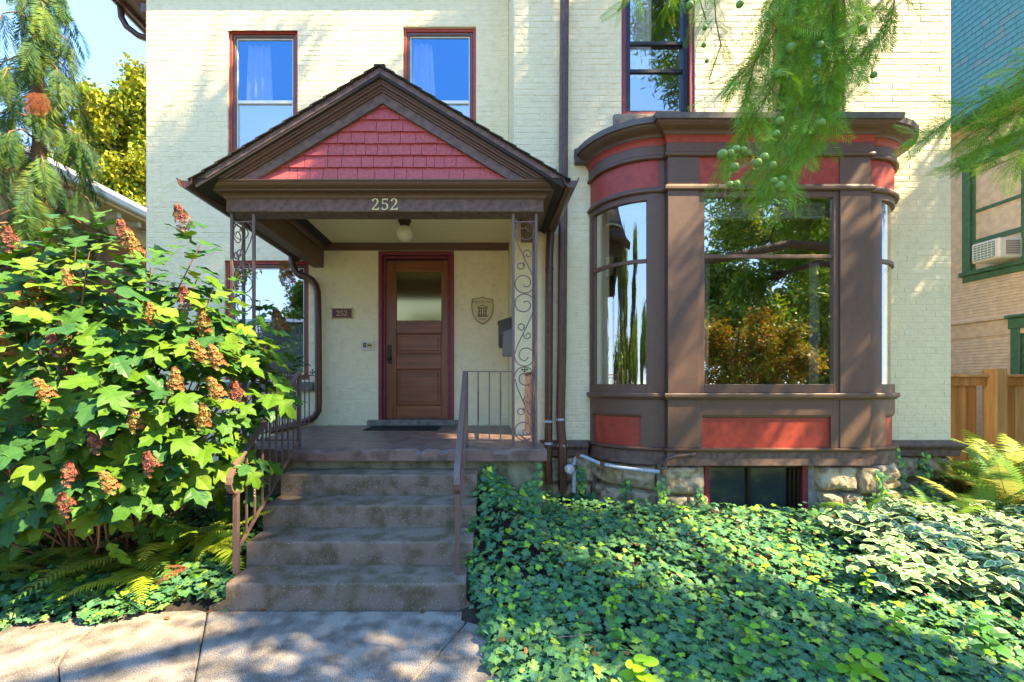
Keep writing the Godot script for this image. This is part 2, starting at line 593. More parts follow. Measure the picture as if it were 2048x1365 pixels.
	leafmat("fern_a", Color(0.120, 0.260, 0.020), 0.75)
	leafmat("fern_b", Color(0.070, 0.180, 0.022), 0.55)
	leafmat("fern_c", Color(0.230, 0.310, 0.022), 0.6)
	leafmat("fern_dead", Color(0.170, 0.080, 0.038), 0.3, 0.8)
	leafmat("shoot", Color(0.200, 0.420, 0.020), 0.6, 0.3)
	leafmat("shoot_dark", Color(0.050, 0.200, 0.035), 0.5, 0.3)
	mk("floret_rust", Color.WHITE, 0.7)
	M.floret_rust.vertex_color_use_as_albedo = true
	M.floret_rust.backlight_enabled = true
	M.floret_rust.backlight = Color(0.4, 0.4, 0.3)
	mk("cone", Color(0.13, 0.27, 0.045), 0.55, null, 1.0, null)


# coated pane: part mirror, part clear
func pane(key: String, c: Color, mirror: float, rough: float) -> void:
	var m := ORMMaterial3D.new()
	m.resource_name = key
	m.albedo_color = Color(c.r, c.g, c.b, mirror)
	m.transparency = BaseMaterial3D.TRANSPARENCY_ALPHA
	var im := Image.create(4, 4, false, Image.FORMAT_RGB8)
	im.fill(Color(1, rough, 1))
	m.orm_texture = ImageTexture.create_from_image(im)
	M[key] = m


# wood grain stretched along one axis, drawn into an image
func grain(seed_: int, across: bool) -> ImageTexture:
	var nz := FastNoiseLite.new()
	nz.seed = seed_
	nz.frequency = 0.02
	nz.fractal_octaves = 4
	var nf := FastNoiseLite.new()
	nf.seed = seed_ + 100
	nf.frequency = 0.11
	var S := 256
	var im := Image.create(S, S, false, Image.FORMAT_RGB8)
	for y in S:
		for x in S:
			var a := float(y if across else x)
			var b := float(x if across else y)
			var th := TAU * b / S
			var w := nz.get_noise_3d(a * 2.2, cos(th) * 7.0, sin(th) * 7.0)
			var f := nf.get_noise_3d(a * 5.0, cos(th) * 3.0, sin(th) * 3.0)
			var k := clampf(0.86 + 0.22 * w + 0.10 * f, 0.45, 1.0)
			im.set_pixel(x, y, Color(k, k * 0.98, k * 0.95))
	return ImageTexture.create_from_image(im)


# ------------------------------------------------------------------ setting out
func setup_view() -> void:
	var cam := Camera3D.new()
	cam.name = "camera"
	cam.position = Vector3(0, EYE, 0)
	cam.projection = Camera3D.PROJECTION_FRUSTUM
	cam.near = 0.05
	cam.far = 300.0
	cam.size = 0.05 * 1365.0 / F
	cam.frustum_offset = Vector2((1024.0 - VX) / F, (VY - 682.5) / F) * 0.05
	cam.current = true
	add_child(cam)

	var sky_m := ProceduralSkyMaterial.new()
	sky_m.sky_top_color = Color(0.35, 0.50, 0.70)
	sky_m.sky_horizon_color = Color(0.56, 0.60, 0.64)
	sky_m.sky_curve = 0.16
	sky_m.sky_energy_multiplier = 0.80
	sky_m.ground_bottom_color = Color(0.34, 0.36, 0.26)
	sky_m.ground_horizon_color = Color(0.62, 0.66, 0.60)
	sky_m.sun_angle_max = 12.0
	var sky := Sky.new()
	sky.sky_material = sky_m
	var env := Environment.new()
	env.background_mode = Environment.BG_SKY
	env.sky = sky
	env.tonemap_mode = Environment.TONE_MAPPER_LINEAR
	env.tonemap_exposure = 10.6
	env.sdfgi_enabled = true
	env.ssao_enabled = true
	env.ssil_enabled = true
	var we := WorldEnvironment.new()
	we.name = "daylight"
	we.environment = env
	add_child(we)

	var sun := DirectionalLight3D.new()
	sun.name = "sun"
	sun.light_color = Color(1.0, 0.90, 0.72)
	sun.light_energy = 0.68
	sun.light_angular_distance = 0.55
	sun.shadow_enabled = true
	add_child(sun)
	sun.look_at_from_position(SUN * 10.0, Vector3.ZERO)


func ground_and_walk() -> void:
	var g := MB.new()
	# one sheet to the horizon, a little higher along the house
	g.q(Vector3(-90, -0.09, 60), Vector3(-90, -0.09, -110), Vector3(90, -0.09, -110), Vector3(90, -0.09, 60))
	structure("ground", g, M.lawn)
	var b := MB.new()
	var pts := []
	for i in 25:
		var row := []
		for j in 33:
			var x := -6.0 + j * 0.375
			var z := -1.0 - i * 0.27
			row.append(Vector3(x, bed_height(x, z) - 0.03, z))
		pts.append(row)
	b.grid(pts, Vector3.UP)
	structure("planting_bed", b, M.soil)

	var sw := MB.new()
	sw.bevel(Vector3(0, -0.045, 5.4), Vector3(80, 0.10, 2.4), 0.01)
	structure("pavement", sw, M.walk)
	var rd := MB.new()
	rd.q(Vector3(-90, -0.085, 18), Vector3(-90, -0.085, 7.8), Vector3(90, -0.085, 7.8), Vector3(90, -0.085, 18))
	structure("road", rd, M.road)

	# the walk: slabs with open joints
	var w := MB.new()
	w.q(Vector3(-4.6, -0.035, 1.5), Vector3(-4.6, -0.035, -2.95), Vector3(0.2, -0.035, -2.95), Vector3(0.2, -0.035, 1.5))
	var walk := structure("walkway", w, M.soil)
	var z0 := 2.90
	var slabs := [
		[P(416, 1222, z0), P(943, 1226, z0), P(946, 1231, 2.87), P(702, 1500, 1.80), P(364, 1500, 1.80)],
		[P(413, 1224, z0), P(361, 1500, 1.80), P(130, 1500, 1.80), P(118, 1330, 2.35), P(135, 1298, 2.49), P(211, 1236, 2.82), P(360, 1205, 2.98)],
		[P(208, 1237, 2.82), P(132, 1298, 2.49), P(115, 1330, 2.35), P(126, 1500, 1.80), P(-700, 1500, 1.80), P(-700, 1232, 2.84), P(-60, 1225, 2.88)],
		[P(948.5, 1233, 2.86), P(1010, 1240, 2.84), P(1040, 1500, 1.80), P(705, 1500, 1.80)],
	]
	for s in slabs:
		var m := MB.new()
		var poly: Array = []
		for p in s:
			poly.append(Vector3(p.x, 0.0, p.z))
		slab_shape(m, poly, 0.07, 0.008)
		part(walk, "slab", m, M.walk)
	# the walk goes on behind the photographer to the street
	var m2 := MB.new()
	m2.bevel(Vector3(-1.6, -0.035, 1.1), Vector3(5.0, 0.07, 5.0), 0.008)
	part(walk, "slab", m2, M.walk)


func slab_shape(m: MB, poly: Array, d: float, e: float) -> void:
	var mid := Vector3.ZERO
	for p in poly:
		mid += p
	mid /= poly.size()
	var inner: Array = []
	for p in poly:
		inner.append(p + (mid - p).normalized() * e * 1.5)
	for k in poly.size():
		var k2 := (k + 1) % poly.size()
		var a: Vector3 = poly[k]
		var b: Vector3 = poly[k2]
		m.th(mid, inner[k], inner[k2], Vector3.UP)
		m.qh(inner[k], inner[k2], b - Vector3.UP * e, a - Vector3.UP * e, Vector3.UP)
		m.qh(a - Vector3.UP * e, b - Vector3.UP * e, b - Vector3.UP * d, a - Vector3.UP * d, (a + b) * 0.5 - mid)


# soil and ivy bed: level at the walk, rising towards the house and against the steps
func bed_height(x: float, z: float) -> float:
	var d := -z
	var h := -0.05
	if x > -0.15:
		h = lerpf(0.02, 0.17, smoothstep(2.0, 4.6, d))
		h += 0.02 * sin(x * 3.1 + z * 2.3) + 0.015 * sin(x * 7.0 - z * 5.0)
		h += 0.42 * exp(-pow((x - 0.06) / 0.34, 2)) * smoothstep(2.75, 3.9, d)
		if x < 0.5:
			h = lerpf(-0.06, h, smoothstep(0.02, 0.20, x + 0.15 + (d - 2.75) * 0.25))
	elif x < -1.60:
		h = lerpf(-0.05, 0.10, smoothstep(2.62, 3.2, d + (-x - 1.7) * 0.10))
		h += 0.30 * smoothstep(3.0, 4.0, d)
	if d > 5.6:
		h = minf(h, 0.12)
	return h


# rectangle minus holes -> list of rectangles
func cut(x0: float, x1: float, y0: float, y1: float, holes: Array) -> Array:
	var ys := [y0, y1]
	for h in holes:
		for y in [h[2], h[3]]:
			if y > y0 and y < y1:
				ys.append(y)
	ys.sort()
	var out := []
	for i in ys.size() - 1:
		if ys[i + 1] - ys[i] < 1e-4:
			continue
		var my: float = (ys[i] + ys[i + 1]) * 0.5
		for iv in open_spans(x0, x1, my, holes):
			out.append([iv[0], iv[1], ys[i], ys[i + 1]])
	return out


func open_spans(x0: float, x1: float, y: float, holes: Array) -> Array:
	var iv := [[x0, x1]]
	for h in holes:
		if y <= h[2] or y >= h[3]:
			continue
		var nx := []
		for k in iv:
			if h[0] > k[0]:
				nx.append([k[0], minf(k[1], h[0])])
			if h[1] < k[1]:
				nx.append([maxf(k[0], h[1]), k[1]])
		iv = []
		for k in nx:
			if k[1] - k[0] > 0.002:
				iv.append(k)
	return iv


# the front of one brick: chamfered block, facing +z, 1 x 1 x 1 from its back face
func brick_mesh(s: int) -> ArrayMesh:
	var r := RandomNumberGenerator.new()
	r.seed = s
	var m := MB.new()
	brick_into(m, Vector3(0, 0, 0), Vector3.RIGHT, 0.2085, 0.0640, Vector3.BACK, r)
	return m.mesh()


func brick_into(m: MB, p: Vector3, right: Vector3, w: float, h: float, out: Vector3, r: RandomNumberGenerator, proud := 0.0032) -> void:
	var e := 0.007
	var k := []
	var f := []
	for s in [[-1, -1], [1, -1], [1, 1], [-1, 1]]:
		var j := Vector2(r.randf_range(-0.0022, 0.0022), r.randf_range(-0.0022, 0.0022))
		k.append(p + right * (s[0] * w * 0.5 + j.x) + Vector3.UP * (s[1] * h * 0.5 + j.y))
		f.append(p + right * (s[0] * (w * 0.5 - e) + j.x) + Vector3.UP * (s[1] * (h * 0.5 - e) + j.y) + out * (proud + r.randf_range(-0.0022, 0.0022)))
	m.qh(f[0], f[1], f[2], f[3], out)
	for i in 4:
		var i2 := (i + 1) % 4
		var o: Vector3 = (k[i] + k[i2]) * 0.5 - p + out * 0.02
		m.qh(f[i], f[i2], k[i2] + out * 0.0012, k[i] + out * 0.0012, o)
		m.qh(k[i] + out * 0.0012, k[i2] + out * 0.0012, k[i2] - out * 0.006, k[i] - out * 0.006, (k[i] + k[i2]) * 0.5 - p)


func wall_of_bricks(owner_: Node, called: String, x0: float, x1: float, y0: float, y1: float, z: float, holes: Array, singles: Array, proud := 0.0032) -> void:
	var back := MB.new()
	for q in cut(x0, x1, y0, y1, holes):
		back.span(Vector3(q[0], q[2], z - 0.24), Vector3(q[1], q[3], z))
	var wall := part(owner_, called, back, M.cream)
	var meshes := []
	for s in 6:
		meshes.append(brick_mesh(100 + s))
	var rest := MB.new()
	var r := RandomNumberGenerator.new()
	r.seed = 31
	var H := 0.0703
	var L := 0.215
	var n := 0
	var i := 0
	while y0 + (i + 1) * H <= y1 + 0.001:
		var y := y0 + (i + 0.5) * H
		var header := i % 7 == 3
		var l := L * 0.5 if header else L
		for iv in open_spans(x0, x1, y, holes):
			var x: float = iv[0]
			var first: float = l * (0.5 if i % 2 else 1.0) if not header else l * 0.75
			while x < iv[1] - 0.02:
				var w: float = minf(first, iv[1] - x)
				if iv[1] - x - w < 0.04:
					w = iv[1] - x
				var p := Vector3(x + w * 0.5, y, z)
				var single := false
				if n < 300:
					for sg in singles:
						if p.x > sg[0] and p.x < sg[1] and p.y > sg[2] and p.y < sg[3]:
							single = true
				if single:
					var xf := Transform3D(Basis(Vector3(0, 0, 1), r.randf_range(-0.004, 0.004)) * Basis.from_scale(Vector3((w - 0.0065) / 0.2085, 1, 1)), p)
					put(wall, "brick", meshes[r.randi() % 6], M.cream, xf)
					n += 1
				else:
					brick_into(rest, p, Vector3.RIGHT, w - 0.0065, 0.0640, Vector3.BACK, r, proud)
				x += w
				first = l
		i += 1
	var o := part(wall, "brickwork", rest, M.cream)
	o.set_meta("kind", "stuff")


# a dark room behind an opening, closed but for the opening
func room(owner_: Node, x0: float, x1: float, y0: float, y1: float, z: float, depth: float, m: Material, floor_m: Material = null) -> void:
	var b := MB.new()
	b.qh(Vector3(x0, y0, z), Vector3(x0, y1, z), Vector3(x0, y1, z - depth), Vector3(x0, y0, z - depth), Vector3.RIGHT)
	b.qh(Vector3(x1, y0, z), Vector3(x1, y1, z), Vector3(x1, y1, z - depth), Vector3(x1, y0, z - depth), Vector3.LEFT)
	b.qh(Vector3(x0, y0, z), Vector3(x1, y0, z), Vector3(x1, y0, z - depth), Vector3(x0, y0, z - depth), Vector3.UP)
	b.qh(Vector3(x0, y1, z), Vector3(x1, y1, z), Vector3(x1, y1, z - depth), Vector3(x0, y1, z - depth), Vector3.DOWN)
	b.qh(Vector3(x0, y0, z - depth), Vector3(x1, y0, z - depth), Vector3(x1, y1, z - depth), Vector3(x0, y1, z - depth), Vector3.BACK)
	part(owner_, "room", b, m)


func rect_frame(m: MB, x0: float, x1: float, y0: float, y1: float, z: float, w: float, d: float, e := 0.004, bottom := true) -> void:
	m.bspan(Vector3(x0, y0, z), Vector3(x0 + w, y1, z + d), e)
	m.bspan(Vector3(x1 - w, y0, z), Vector3(x1, y1, z + d), e)
	m.bspan(Vector3(x0 + w, y1 - w, z), Vector3(x1 - w, y1, z + d), e)
	if bottom:
		m.bspan(Vector3(x0 + w, y0, z), Vector3(x1 - w, y0 + w, z + d), e)


func drape(owner_: Node, called: String, a: Vector3, b: Vector3, y1: float, folds: float, m: Material, lean := 0.0) -> void:
	var g := MB.new()
	var pts := []
	for i in 7:
		var row := []
		var t := i / 6.0
		for j in 33:
			var s := j / 32.0
			var p := a.lerp(b, s)
			p.y = lerpf(a.y, y1, t)
			p.x += lean * (1.0 - t) * (0.5 - s)
			p.z += 0.022 * sin(s * folds * TAU + 0.6 * sin(t * 3.0)) + 0.008 * sin(s * folds * 2.7 * TAU)
			row.append(p)
		pts.append(row)
	g.grid(pts, Vector3.BACK)
	part(owner_, called, g, m)


# double-hung window: red casing, brown frame, thin white storm sash, lower half screened
func sash_window(house: Node, pane_m: Material, x0: float, x1: float, y0: float, y1: float, ymid: float, z: float, curtain: int) -> void:
	var f := MB.new()
	rect_frame(f, x0, x1, y0, y1, z - 0.09, 0.045, 0.055)
	var win := part(house, "window", f, M.red)
	var b := MB.new()
	rect_frame(b, x0 + 0.047, x1 - 0.047, y0 + 0.047, y1 - 0.047, z - 0.11, 0.04, 0.06)
	part(win, "frame", b, M.brown)
	var s := MB.new()
	rect_frame(s, x0 + 0.089, x1 - 0.089, y0 + 0.089, y1 - 0.089, z - 0.105, 0.013, 0.036, 0.002)
	part(win, "storm_sash", s, M.white)
	var r := MB.new()
	r.bspan(Vector3(x0 + 0.103, ymid - 0.022, z - 0.103), Vector3(x1 - 0.103, ymid + 0.022, z - 0.066), 0.003)
	part(win, "meeting_rail", r, M.white)
	var p := MB.new()
	p.span(Vector3(x0 + 0.1, ymid + 0.02, z - 0.089), Vector3(x1 - 0.1, y1 - 0.1, z - 0.085))
	part(win, "pane", p, pane_m)
	var p2 := MB.new()
	p2.span(Vector3(x0 + 0.1, y0 + 0.1, z - 0.095), Vector3(x1 - 0.1, ymid - 0.02, z - 0.091))
	part(win, "pane", p2, M.glass)
	var sc := MB.new()
	sc.span(Vector3(x0 + 0.09, y0 + 0.09, z - 0.128), Vector3(x1 - 0.09, ymid - 0.01, z - 0.124))
	part(win, "shade_screen", sc, M.screen)
	var w := x1 - x0
	if curtain == 1:
		drape(win, "curtain", Vector3(x0 + 0.20 * w, ymid - 0.3, z - 0.19), Vector3(x0 + 0.52 * w, ymid - 0.3, z - 0.19), y1 - 0.10, 3.5, M.curtain, -0.10)
	elif curtain == 2:
		drape(win, "curtain", Vector3(x0 + 0.12 * w, ymid - 0.3, z - 0.19), Vector3(x0 + 0.38 * w, ymid - 0.3, z - 0.19), y1 - 0.10, 3.0, M.curtain, -0.14)
	room(win, x0 - 0.25, x1 + 0.25, y0 - 0.3, y1 + 0.15, z - 0.235, 2.2, M.room)


func sill(parent: Node, x0: float, x1: float, y: float, h: float, z: float, out: float) -> void:
	var m := MB.new()
	m.bspan(Vector3(x0, y - h, z - 0.12), Vector3(x1, y, z + out), 0.01)
	part(parent, "window_sill", m, M.stone_sill)


func build_house() -> Node3D:
	var house := thing("brick_house", "cream painted brick house with brown and red trim behind the porch", "house", Vector3(0, 0, -ZB))
	var xl := X(292, ZB)
	var xr := X(1028, ZW)
	var xe := X(1902, ZW)
	var zb := -ZB
	var zw := -ZW
	var w1 := [X(455, ZB), X(595, ZB), 4.40, Y(57, ZB)]
	var w2 := [X(806, ZB), X(952, ZB), 4.40, Y(53, ZB)]
	var w3 := [X(449, ZB), X(617, ZB), Y(764, ZB), Y(521, ZB)]
	var door := [X(757, ZB), X(908, ZB), 0.87, Y(503, ZB)]
	wall_of_bricks(house, "recessed_wall", xl, xr - 0.002, 0.1, 7.0, zb, [w1, w2, w3, door], [], 0.0022)
	var w4 := [X(1243, ZW), X(1390, ZW), Y(232, ZW), 6.75]
	var w5 := [X(1545, ZW), X(1690, ZW), Y(232, ZW), 6.75]
	var bay := [1.42, 4.28, 0.75, 3.4]
	wall_of_bricks(house, "projecting_wall", xr, xe, 0.805, 7.0, zw, [w4, w5, bay], [[4.55, 5.4, 0.8, 6.0], [0.3, 1.0, 3.6, 5.9]])
	# side of the projection, and the plain flanks
	var m := MB.new()
	m.span(Vector3(xr + 0.004, 0.1, -ZB), Vector3(xr + 0.22, 7.0, -ZW - 0.242))
	var ret := part(house, "return_wall", m, M.cream)
	var rest := MB.new()
	var r := RandomNumberGenerator.new()
	r.seed = 77
	for i in 97:
		var y := 0.135 + i * 0.0703
		var z := -ZW - 0.005
		var l := 0.215 if i % 2 else 0.1075
		while z > -ZB + 0.03:
			var w: float = minf(l, z + ZB)
			brick_into(rest, Vector3(xr + 0.004, y, z - w * 0.5), Vector3.FORWARD, w - 0.0065, 0.0640, Vector3.LEFT, r)
			z -= w
			l = 0.215
	part(ret, "brickwork", rest, M.cream).set_meta("kind", "stuff")
	var fl := MB.new()
	fl.span(Vector3(xl + 0.002, 0.0, -14.0), Vector3(xl + 0.22, 7.0, -ZB - 0.242))
	fl.span(Vector3(xe - 0.22, 0.0, -14.0), Vector3(xe - 0.002, 7.0, -ZW - 0.242))
	fl.span(Vector3(xl + 0.23, 0.0, -14.0), Vector3(xe - 0.23, 7.0, -13.8))
	part(house, "side_wall", fl, M.cream)
	# upper floors closed by the roof; eaves on the left show at the corner of the picture
	var rf := MB.new()
	rf.prism([Vector3(xl - 0.55, 7.10, zb + 0.10), Vector3(xe + 0.5, 7.10, zb + 0.10), Vector3(xe - 2.6, 9.9, -9.0), Vector3(xl + 2.6, 9.9, -9.0)], Vector3(0, -0.05, -5.0))
	rf.span(Vector3(xl - 0.54, 7.02, -14.0), Vector3(xe + 0.5, 7.09, zb + 0.12))
	rf.span(Vector3(xr - 0.1, 7.02, zb + 0.12), Vector3(xe + 0.1, 7.30, zw + 0.10))
	var roof := part(house, "roof", rf, M.roofing)
	var ev := MB.new()
	ev.bspan(Vector3(xl - 0.545, 6.90, -14.0), Vector3(xl - 0.49, 7.10, zb + 0.02), 0.01)
	ev.bspan(Vector3(xl - 0.49, 6.95, -14.0), Vector3(xl - 0.001, 7.00, zb + 0.02), 0.008)
	ev.bspan(Vector3(xl - 0.20, 6.78, -14.0), Vector3(xl - 0.001, 6.95, zb - 0.01), 0.02)
	ev.bspan(Vector3(xl - 0.11, 6.62, -14.0), Vector3(xl - 0.001, 6.78, zb - 0.02), 0.02)
	part(roof, "eave", ev, M.brown)
	var gt := MB.new()
	gt.tube([Vector3(xl - 0.60, 6.98, zb + 0.05), Vector3(xl - 0.60, 6.95, -14.0)], 0.065, 10)
	gt.tube([Vector3(xl - 0.60, 6.95, -6.62), Vector3(xl - 0.60, 6.80, -6.64), Vector3(xl - 0.54, 6.68, -6.66), Vector3(xl - 0.40, 6.58, -6.70), Vector3(xl - 0.16, 6.50, -6.72), Vector3(xl - 0.09, 6.42, -6.73), Vector3(xl - 0.08, 6.0, -6.73), Vector3(xl - 0.08, 0.3, -6.73)], 0.045, 10)
	part(roof, "gutter", gt, M.gutter)

	sash_window(house, M.glass_blue, w1[0], w1[1], w1[2], w1[3], Y(198, ZB), zb, 1)
	sash_window(house, M.glass_blue, w2[0], w2[1], w2[2], w2[3], Y(198, ZB), zb, 2)
	sash_window(house, M.glass_wavy, w3[0], w3[1], w3[2], w3[3], Y(640, ZB), zb, 0)
	sill(house, w3[0] - 0.04, X(628, ZB), w3[2] - 0.002, 0.13, zb, 0.05)
	for w in [w4, w5]:
		var f := MB.new()
		rect_frame(f, w[0], w[1], w[2], w[3], zw - 0.07, 0.055, 0.06)
		var win := part(house, "window", f, M.maroon)
		var b := MB.new()
		rect_frame(b, w[0] + 0.057, w[1] - 0.057, w[2] + 0.03, w[3] - 0.057, zw - 0.11, 0.06, 0.065)
		part(win, "storm_frame", b, M.black_frame)
		var c := MB.new()
		var ya := Y(132, ZW)
		var yb := Y(78, ZW)
		c.bspan(Vector3(w[0] + 0.118, yb - 0.02, zw - 0.10), Vector3(w[1] - 0.118, yb + 0.02, zw - 0.06), 0.003)
		c.bspan(Vector3(w[0] + 0.118, ya - 0.02, zw - 0.12), Vector3(w[1] - 0.118, ya + 0.02, zw - 0.08), 0.003)
		part(win, "sash_rail", c, M.black_frame)
		for k in [[w[2] + 0.09, ya - 0.02, 0.105], [ya + 0.02, yb - 0.02, 0.105], [yb + 0.02, w[3] - 0.11, 0.09]]:
			var p := MB.new()
			p.span(Vector3(w[0] + 0.115, k[0], zw - k[2]), Vector3(w[1] - 0.115, k[1], zw - k[2] + 0.004))
			part(win, "pane", p, M.glass)
		drape(win, "curtain", Vector3(w[0] + 0.14, ya + 0.1, zw - 0.34), Vector3(w[0] + 0.46, ya + 0.1, zw - 0.34), w[3], 3.0, M.curtain)
		room(win, w[0] - 0.2, w[1] + 0.2, w[2] - 0.3, w[3] + 0.1, zw - 0.235, 2.0, M.room)
		sill(house, w[0] - 0.10, w[1] + 0.10, w[2] - 0.002, 0.13, zw, 0.05)
	# timber band over the stone foundation
	var wt := MB.new()
	var prof := [Vector2(0.0, 0.63), Vector2(0.05, 0.63), Vector2(0.06, 0.70), Vector2(0.10, 0.745), Vector2(0.10, 0.765), Vector2(0.0, 0.803)]
	wt.loft([[Vector3(xr - 0.0, 0, zw), Vector3.BACK], [Vector3(1.165, 0, zw), Vector3.BACK]], prof)
	part(house, "water_table", wt, M.brown_worn)
	var wt2 := MB.new()
	wt2.loft([[Vector3(4.52, 0, zw), Vector3.BACK], [Vector3(xe, 0, zw), Vector3(1, 0, 1)], [Vector3(xe, 0, -9), Vector3.RIGHT]], prof)
	part(house, "water_table", wt2, M.brown_worn)
	var fb := MB.new()
	fb.span(Vector3(xr, -0.1, zw - 0.24), Vector3(1.30, 0.629, zw - 0.06))
	fb.span(Vector3(4.40, -0.1, zw - 0.24), Vector3(xe - 0.05, 0.629, zw - 0.06))
	var fnd := part(house, "foundation", fb, M.mortar)
	for s in [[0.86, 0.47, 0.30, 0.30], [1.14, 0.47, 0.24, 0.30], [0.98, 0.17, 0.5, 0.27], [4.80, 0.49, 0.30, 0.26], [5.14, 0.48, 0.34, 0.28], [4.75, 0.16, 0.46, 0.34], [5.14, 0.18, 0.32, 0.30]]:
		rock(fnd, Vector3(s[0], s[1], zw - 0.055), Vector3.BACK, s[2], s[3], 0.10)
	build_door(house, door)
	return house


func rock(owner_: Node, p: Vector3, out: Vector3, w: float, h: float, d: float) -> void:
	var nz := FastNoiseLite.new()
	nz.seed = rng.randi() % 10000
	nz.frequency = 4.5
	nz.fractal_octaves = 4
	var right := Vector3.UP.cross(out).normalized()
	var pts := []
	var R := 11
	var C := 15
	for i in R:
		var row := []
		for j in C:
			var a := -1.0 + 2.0 * j / (C - 1)
			var b := -1.0 + 2.0 * i / (R - 1)
			var rx := signf(a) * (1.0 - pow(1.0 - absf(a), 1.4))
			var ry := signf(b) * (1.0 - pow(1.0 - absf(b), 1.4))
			var edge := minf(1.0, 4.2 * minf(1.0 - absf(rx), (1.0 - absf(ry)) * h / w * 1.3 + 0.0))
			var q := p + right * rx * w * 0.5 + Vector3.UP * ry * h * 0.5
			var k := nz.get_noise_3dv(q)
			var k2 := nz.get_noise_3dv(q * Vector3(0.5, 2.2, 0.5))
			q += out * (d * (0.30 + 0.45 * sqrt(maxf(edge, 0.0))) * (1.0 + 0.55 * k + 0.5 * k2) if edge > 0.0 else -0.01)
			q += (right * nz.get_noise_3dv(q * 2.0) + Vector3.UP * nz.get_noise_3dv(q * 2.0 + Vector3(9, 9, 9))) * 0.008
			row.append(q)
		pts.append(row)
	var m := MB.new()
	m.grid(pts, out)
	part(owner_, "stone", m, M.stone)


func build_door(house: Node, d: Array) -> void:
	var z := -ZB
	var f := MB.new()
	# stepped casing: outer, middle, stop
	for k in [[0.0, 0.055, 0.02], [0.055, 0.035, -0.03], ]:
		f.bspan(Vector3(d[0] + k[0], d[2], z - 0.12), Vector3(d[0] + k[0] + k[1], d[3] - k[0], z + k[2]), 0.006)
		f.bspan(Vector3(d[1] - k[0] - k[1], d[2], z - 0.12), Vector3(d[1] - k[0], d[3] - k[0], z + k[2]), 0.006)
		f.bspan(Vector3(d[0] + k[0] + k[1], d[3] - k[0] - k[1], z - 0.12), Vector3(d[1] - k[0] - k[1], d[3] - k[0], z + k[2]), 0.006)
	var x0 := X(768, ZB)
	var x1 := X(900, ZB)
	var y0 := 0.955
	var y1 := Y(519, ZB)
	var zl := z - 0.065
	var b := MB.new()
	# stiles and rails
	var xa := X(791, ZB)
	var xb := X(881.5, ZB)
	var leaf := MB.new()
	leaf.bspan(Vector3(x0, y0, zl - 0.045), Vector3(xa, y1, zl), 0.004)
	leaf.bspan(Vector3(xb, y0, zl - 0.045), Vector3(x1, y1, zl), 0.004)
	var door := part(house, "door", leaf, M.wood)
	part(door, "casing", f, M.maroon)
	var st := MB.new()
	st.bspan(Vector3(d[0] + 0.091, d[2], z - 0.12), Vector3(x0 - 0.002, d[3] - 0.091, z - 0.055), 0.004)
	st.bspan(Vector3(x1 + 0.002, d[2], z - 0.12), Vector3(d[1] - 0.091, d[3] - 0.091, z - 0.055), 0.004)
	st.bspan(Vector3(x0 - 0.002, y1 + 0.002, z - 0.12), Vector3(x1 + 0.002, d[3] - 0.091, z - 0.055), 0.004)
	part(door, "stop", st, M.bronze)
	for k in [[y0, Y(812, ZB)], [Y(738, ZB), Y(708, ZB)], [Y(666, ZB), Y(640, ZB)], [Y(541, ZB), y1]]:
		var rails := MB.new()
		rails.bspan(Vector3(xa + 0.0005, k[0], zl - 0.044), Vector3(xb - 0.0005, k[1], zl - 0.001), 0.004)
		part(door, "rail", rails, M.wood_across)
	for k in [[Y(812, ZB), Y(738, ZB)], [Y(708, ZB), Y(666, ZB)]]:
		var pn := MB.new()
		pn.span(Vector3(xa, k[0], zl - 0.040), Vector3(xb, k[1], zl - 0.022))
		pn.bspan(Vector3(xa + 0.045, k[0] + 0.045, zl - 0.030), Vector3(xb - 0.045, k[1] - 0.045, zl - 0.011), 0.007)
		part(door, "panel", pn, M.wood_across)
		var tr := MB.new()
		rect_frame(tr, xa + 0.001, xb - 0.001, k[0] + 0.001, k[1] - 0.001, zl - 0.022, 0.016, 0.014, 0.006)
		part(door, "panel_moulding", tr, M.wood)
	var g := MB.new()
	g.span(Vector3(xa, Y(640, ZB), zl - 0.026), Vector3(xb, Y(541, ZB), zl - 0.022))
	part(door, "pane", g, M.glass_door)
	var cl := MB.new()
	cl.span(Vector3(xa - 0.01, Y(640, ZB), zl - 0.10), Vector3(xb + 0.01, Y(541, ZB), zl - 0.09))
	part(door, "lace_curtain", cl, M.lace)
	var pl := MB.new()
	var kx := X(777, ZB)
	pl.bspan(Vector3(kx - 0.033, Y(728, ZB), zl + 0.0005), Vector3(kx + 0.033, Y(690, ZB), zl + 0.008), 0.003)
	var plate := part(door, "lock_plate", pl, M.bronze)
	var kn := MB.new()
	kn.lathe(Vector3(kx, Y(716, ZB), zl + 0.008), [Vector2(0.022, 0.0), Vector2(0.020, 0.006), Vector2(0.010, 0.012), Vector2(0.010, 0.035), Vector2(0.026, 0.042), Vector2(0.030, 0.055), Vector2(0.024, 0.066), Vector2(0.0, 0.070)], 16, Vector3.BACK)
	kn.lathe(Vector3(kx, Y(697, ZB), zl + 0.008), [Vector2(0.012, 0.0), Vector2(0.011, 0.006), Vector2(0.0, 0.007)], 12, Vector3.BACK)
	part(plate, "knob", kn, M.bronze)
	for y in [1.25, 2.0, 2.9]:
		var hg := MB.new()
		hg.tube([Vector3(x1 + 0.006, y, zl + 0.006), Vector3(x1 + 0.006, y + 0.10, zl + 0.006)], 0.007, 8)
		part(door, "hinge", hg, M.bronze)
	var th := MB.new()
	th.bspan(Vector3(X(737, ZB), 0.872, z - 0.14), Vector3(X(917, ZB), 0.950, z + 0.09), 0.008)
	part(house, "doorstep", th, M.stone_sill)
	room(door, d[0] - 0.1, d[1] + 0.1, 0.88, d[3] + 0.05, z - 0.235, 2.0, M.room)


# ------------------------------------------------------------------ bay
const BR := 0.58
const BXL := 1.78
const BXR := 3.91
const BZC := 4.62
const BZF := 4.56

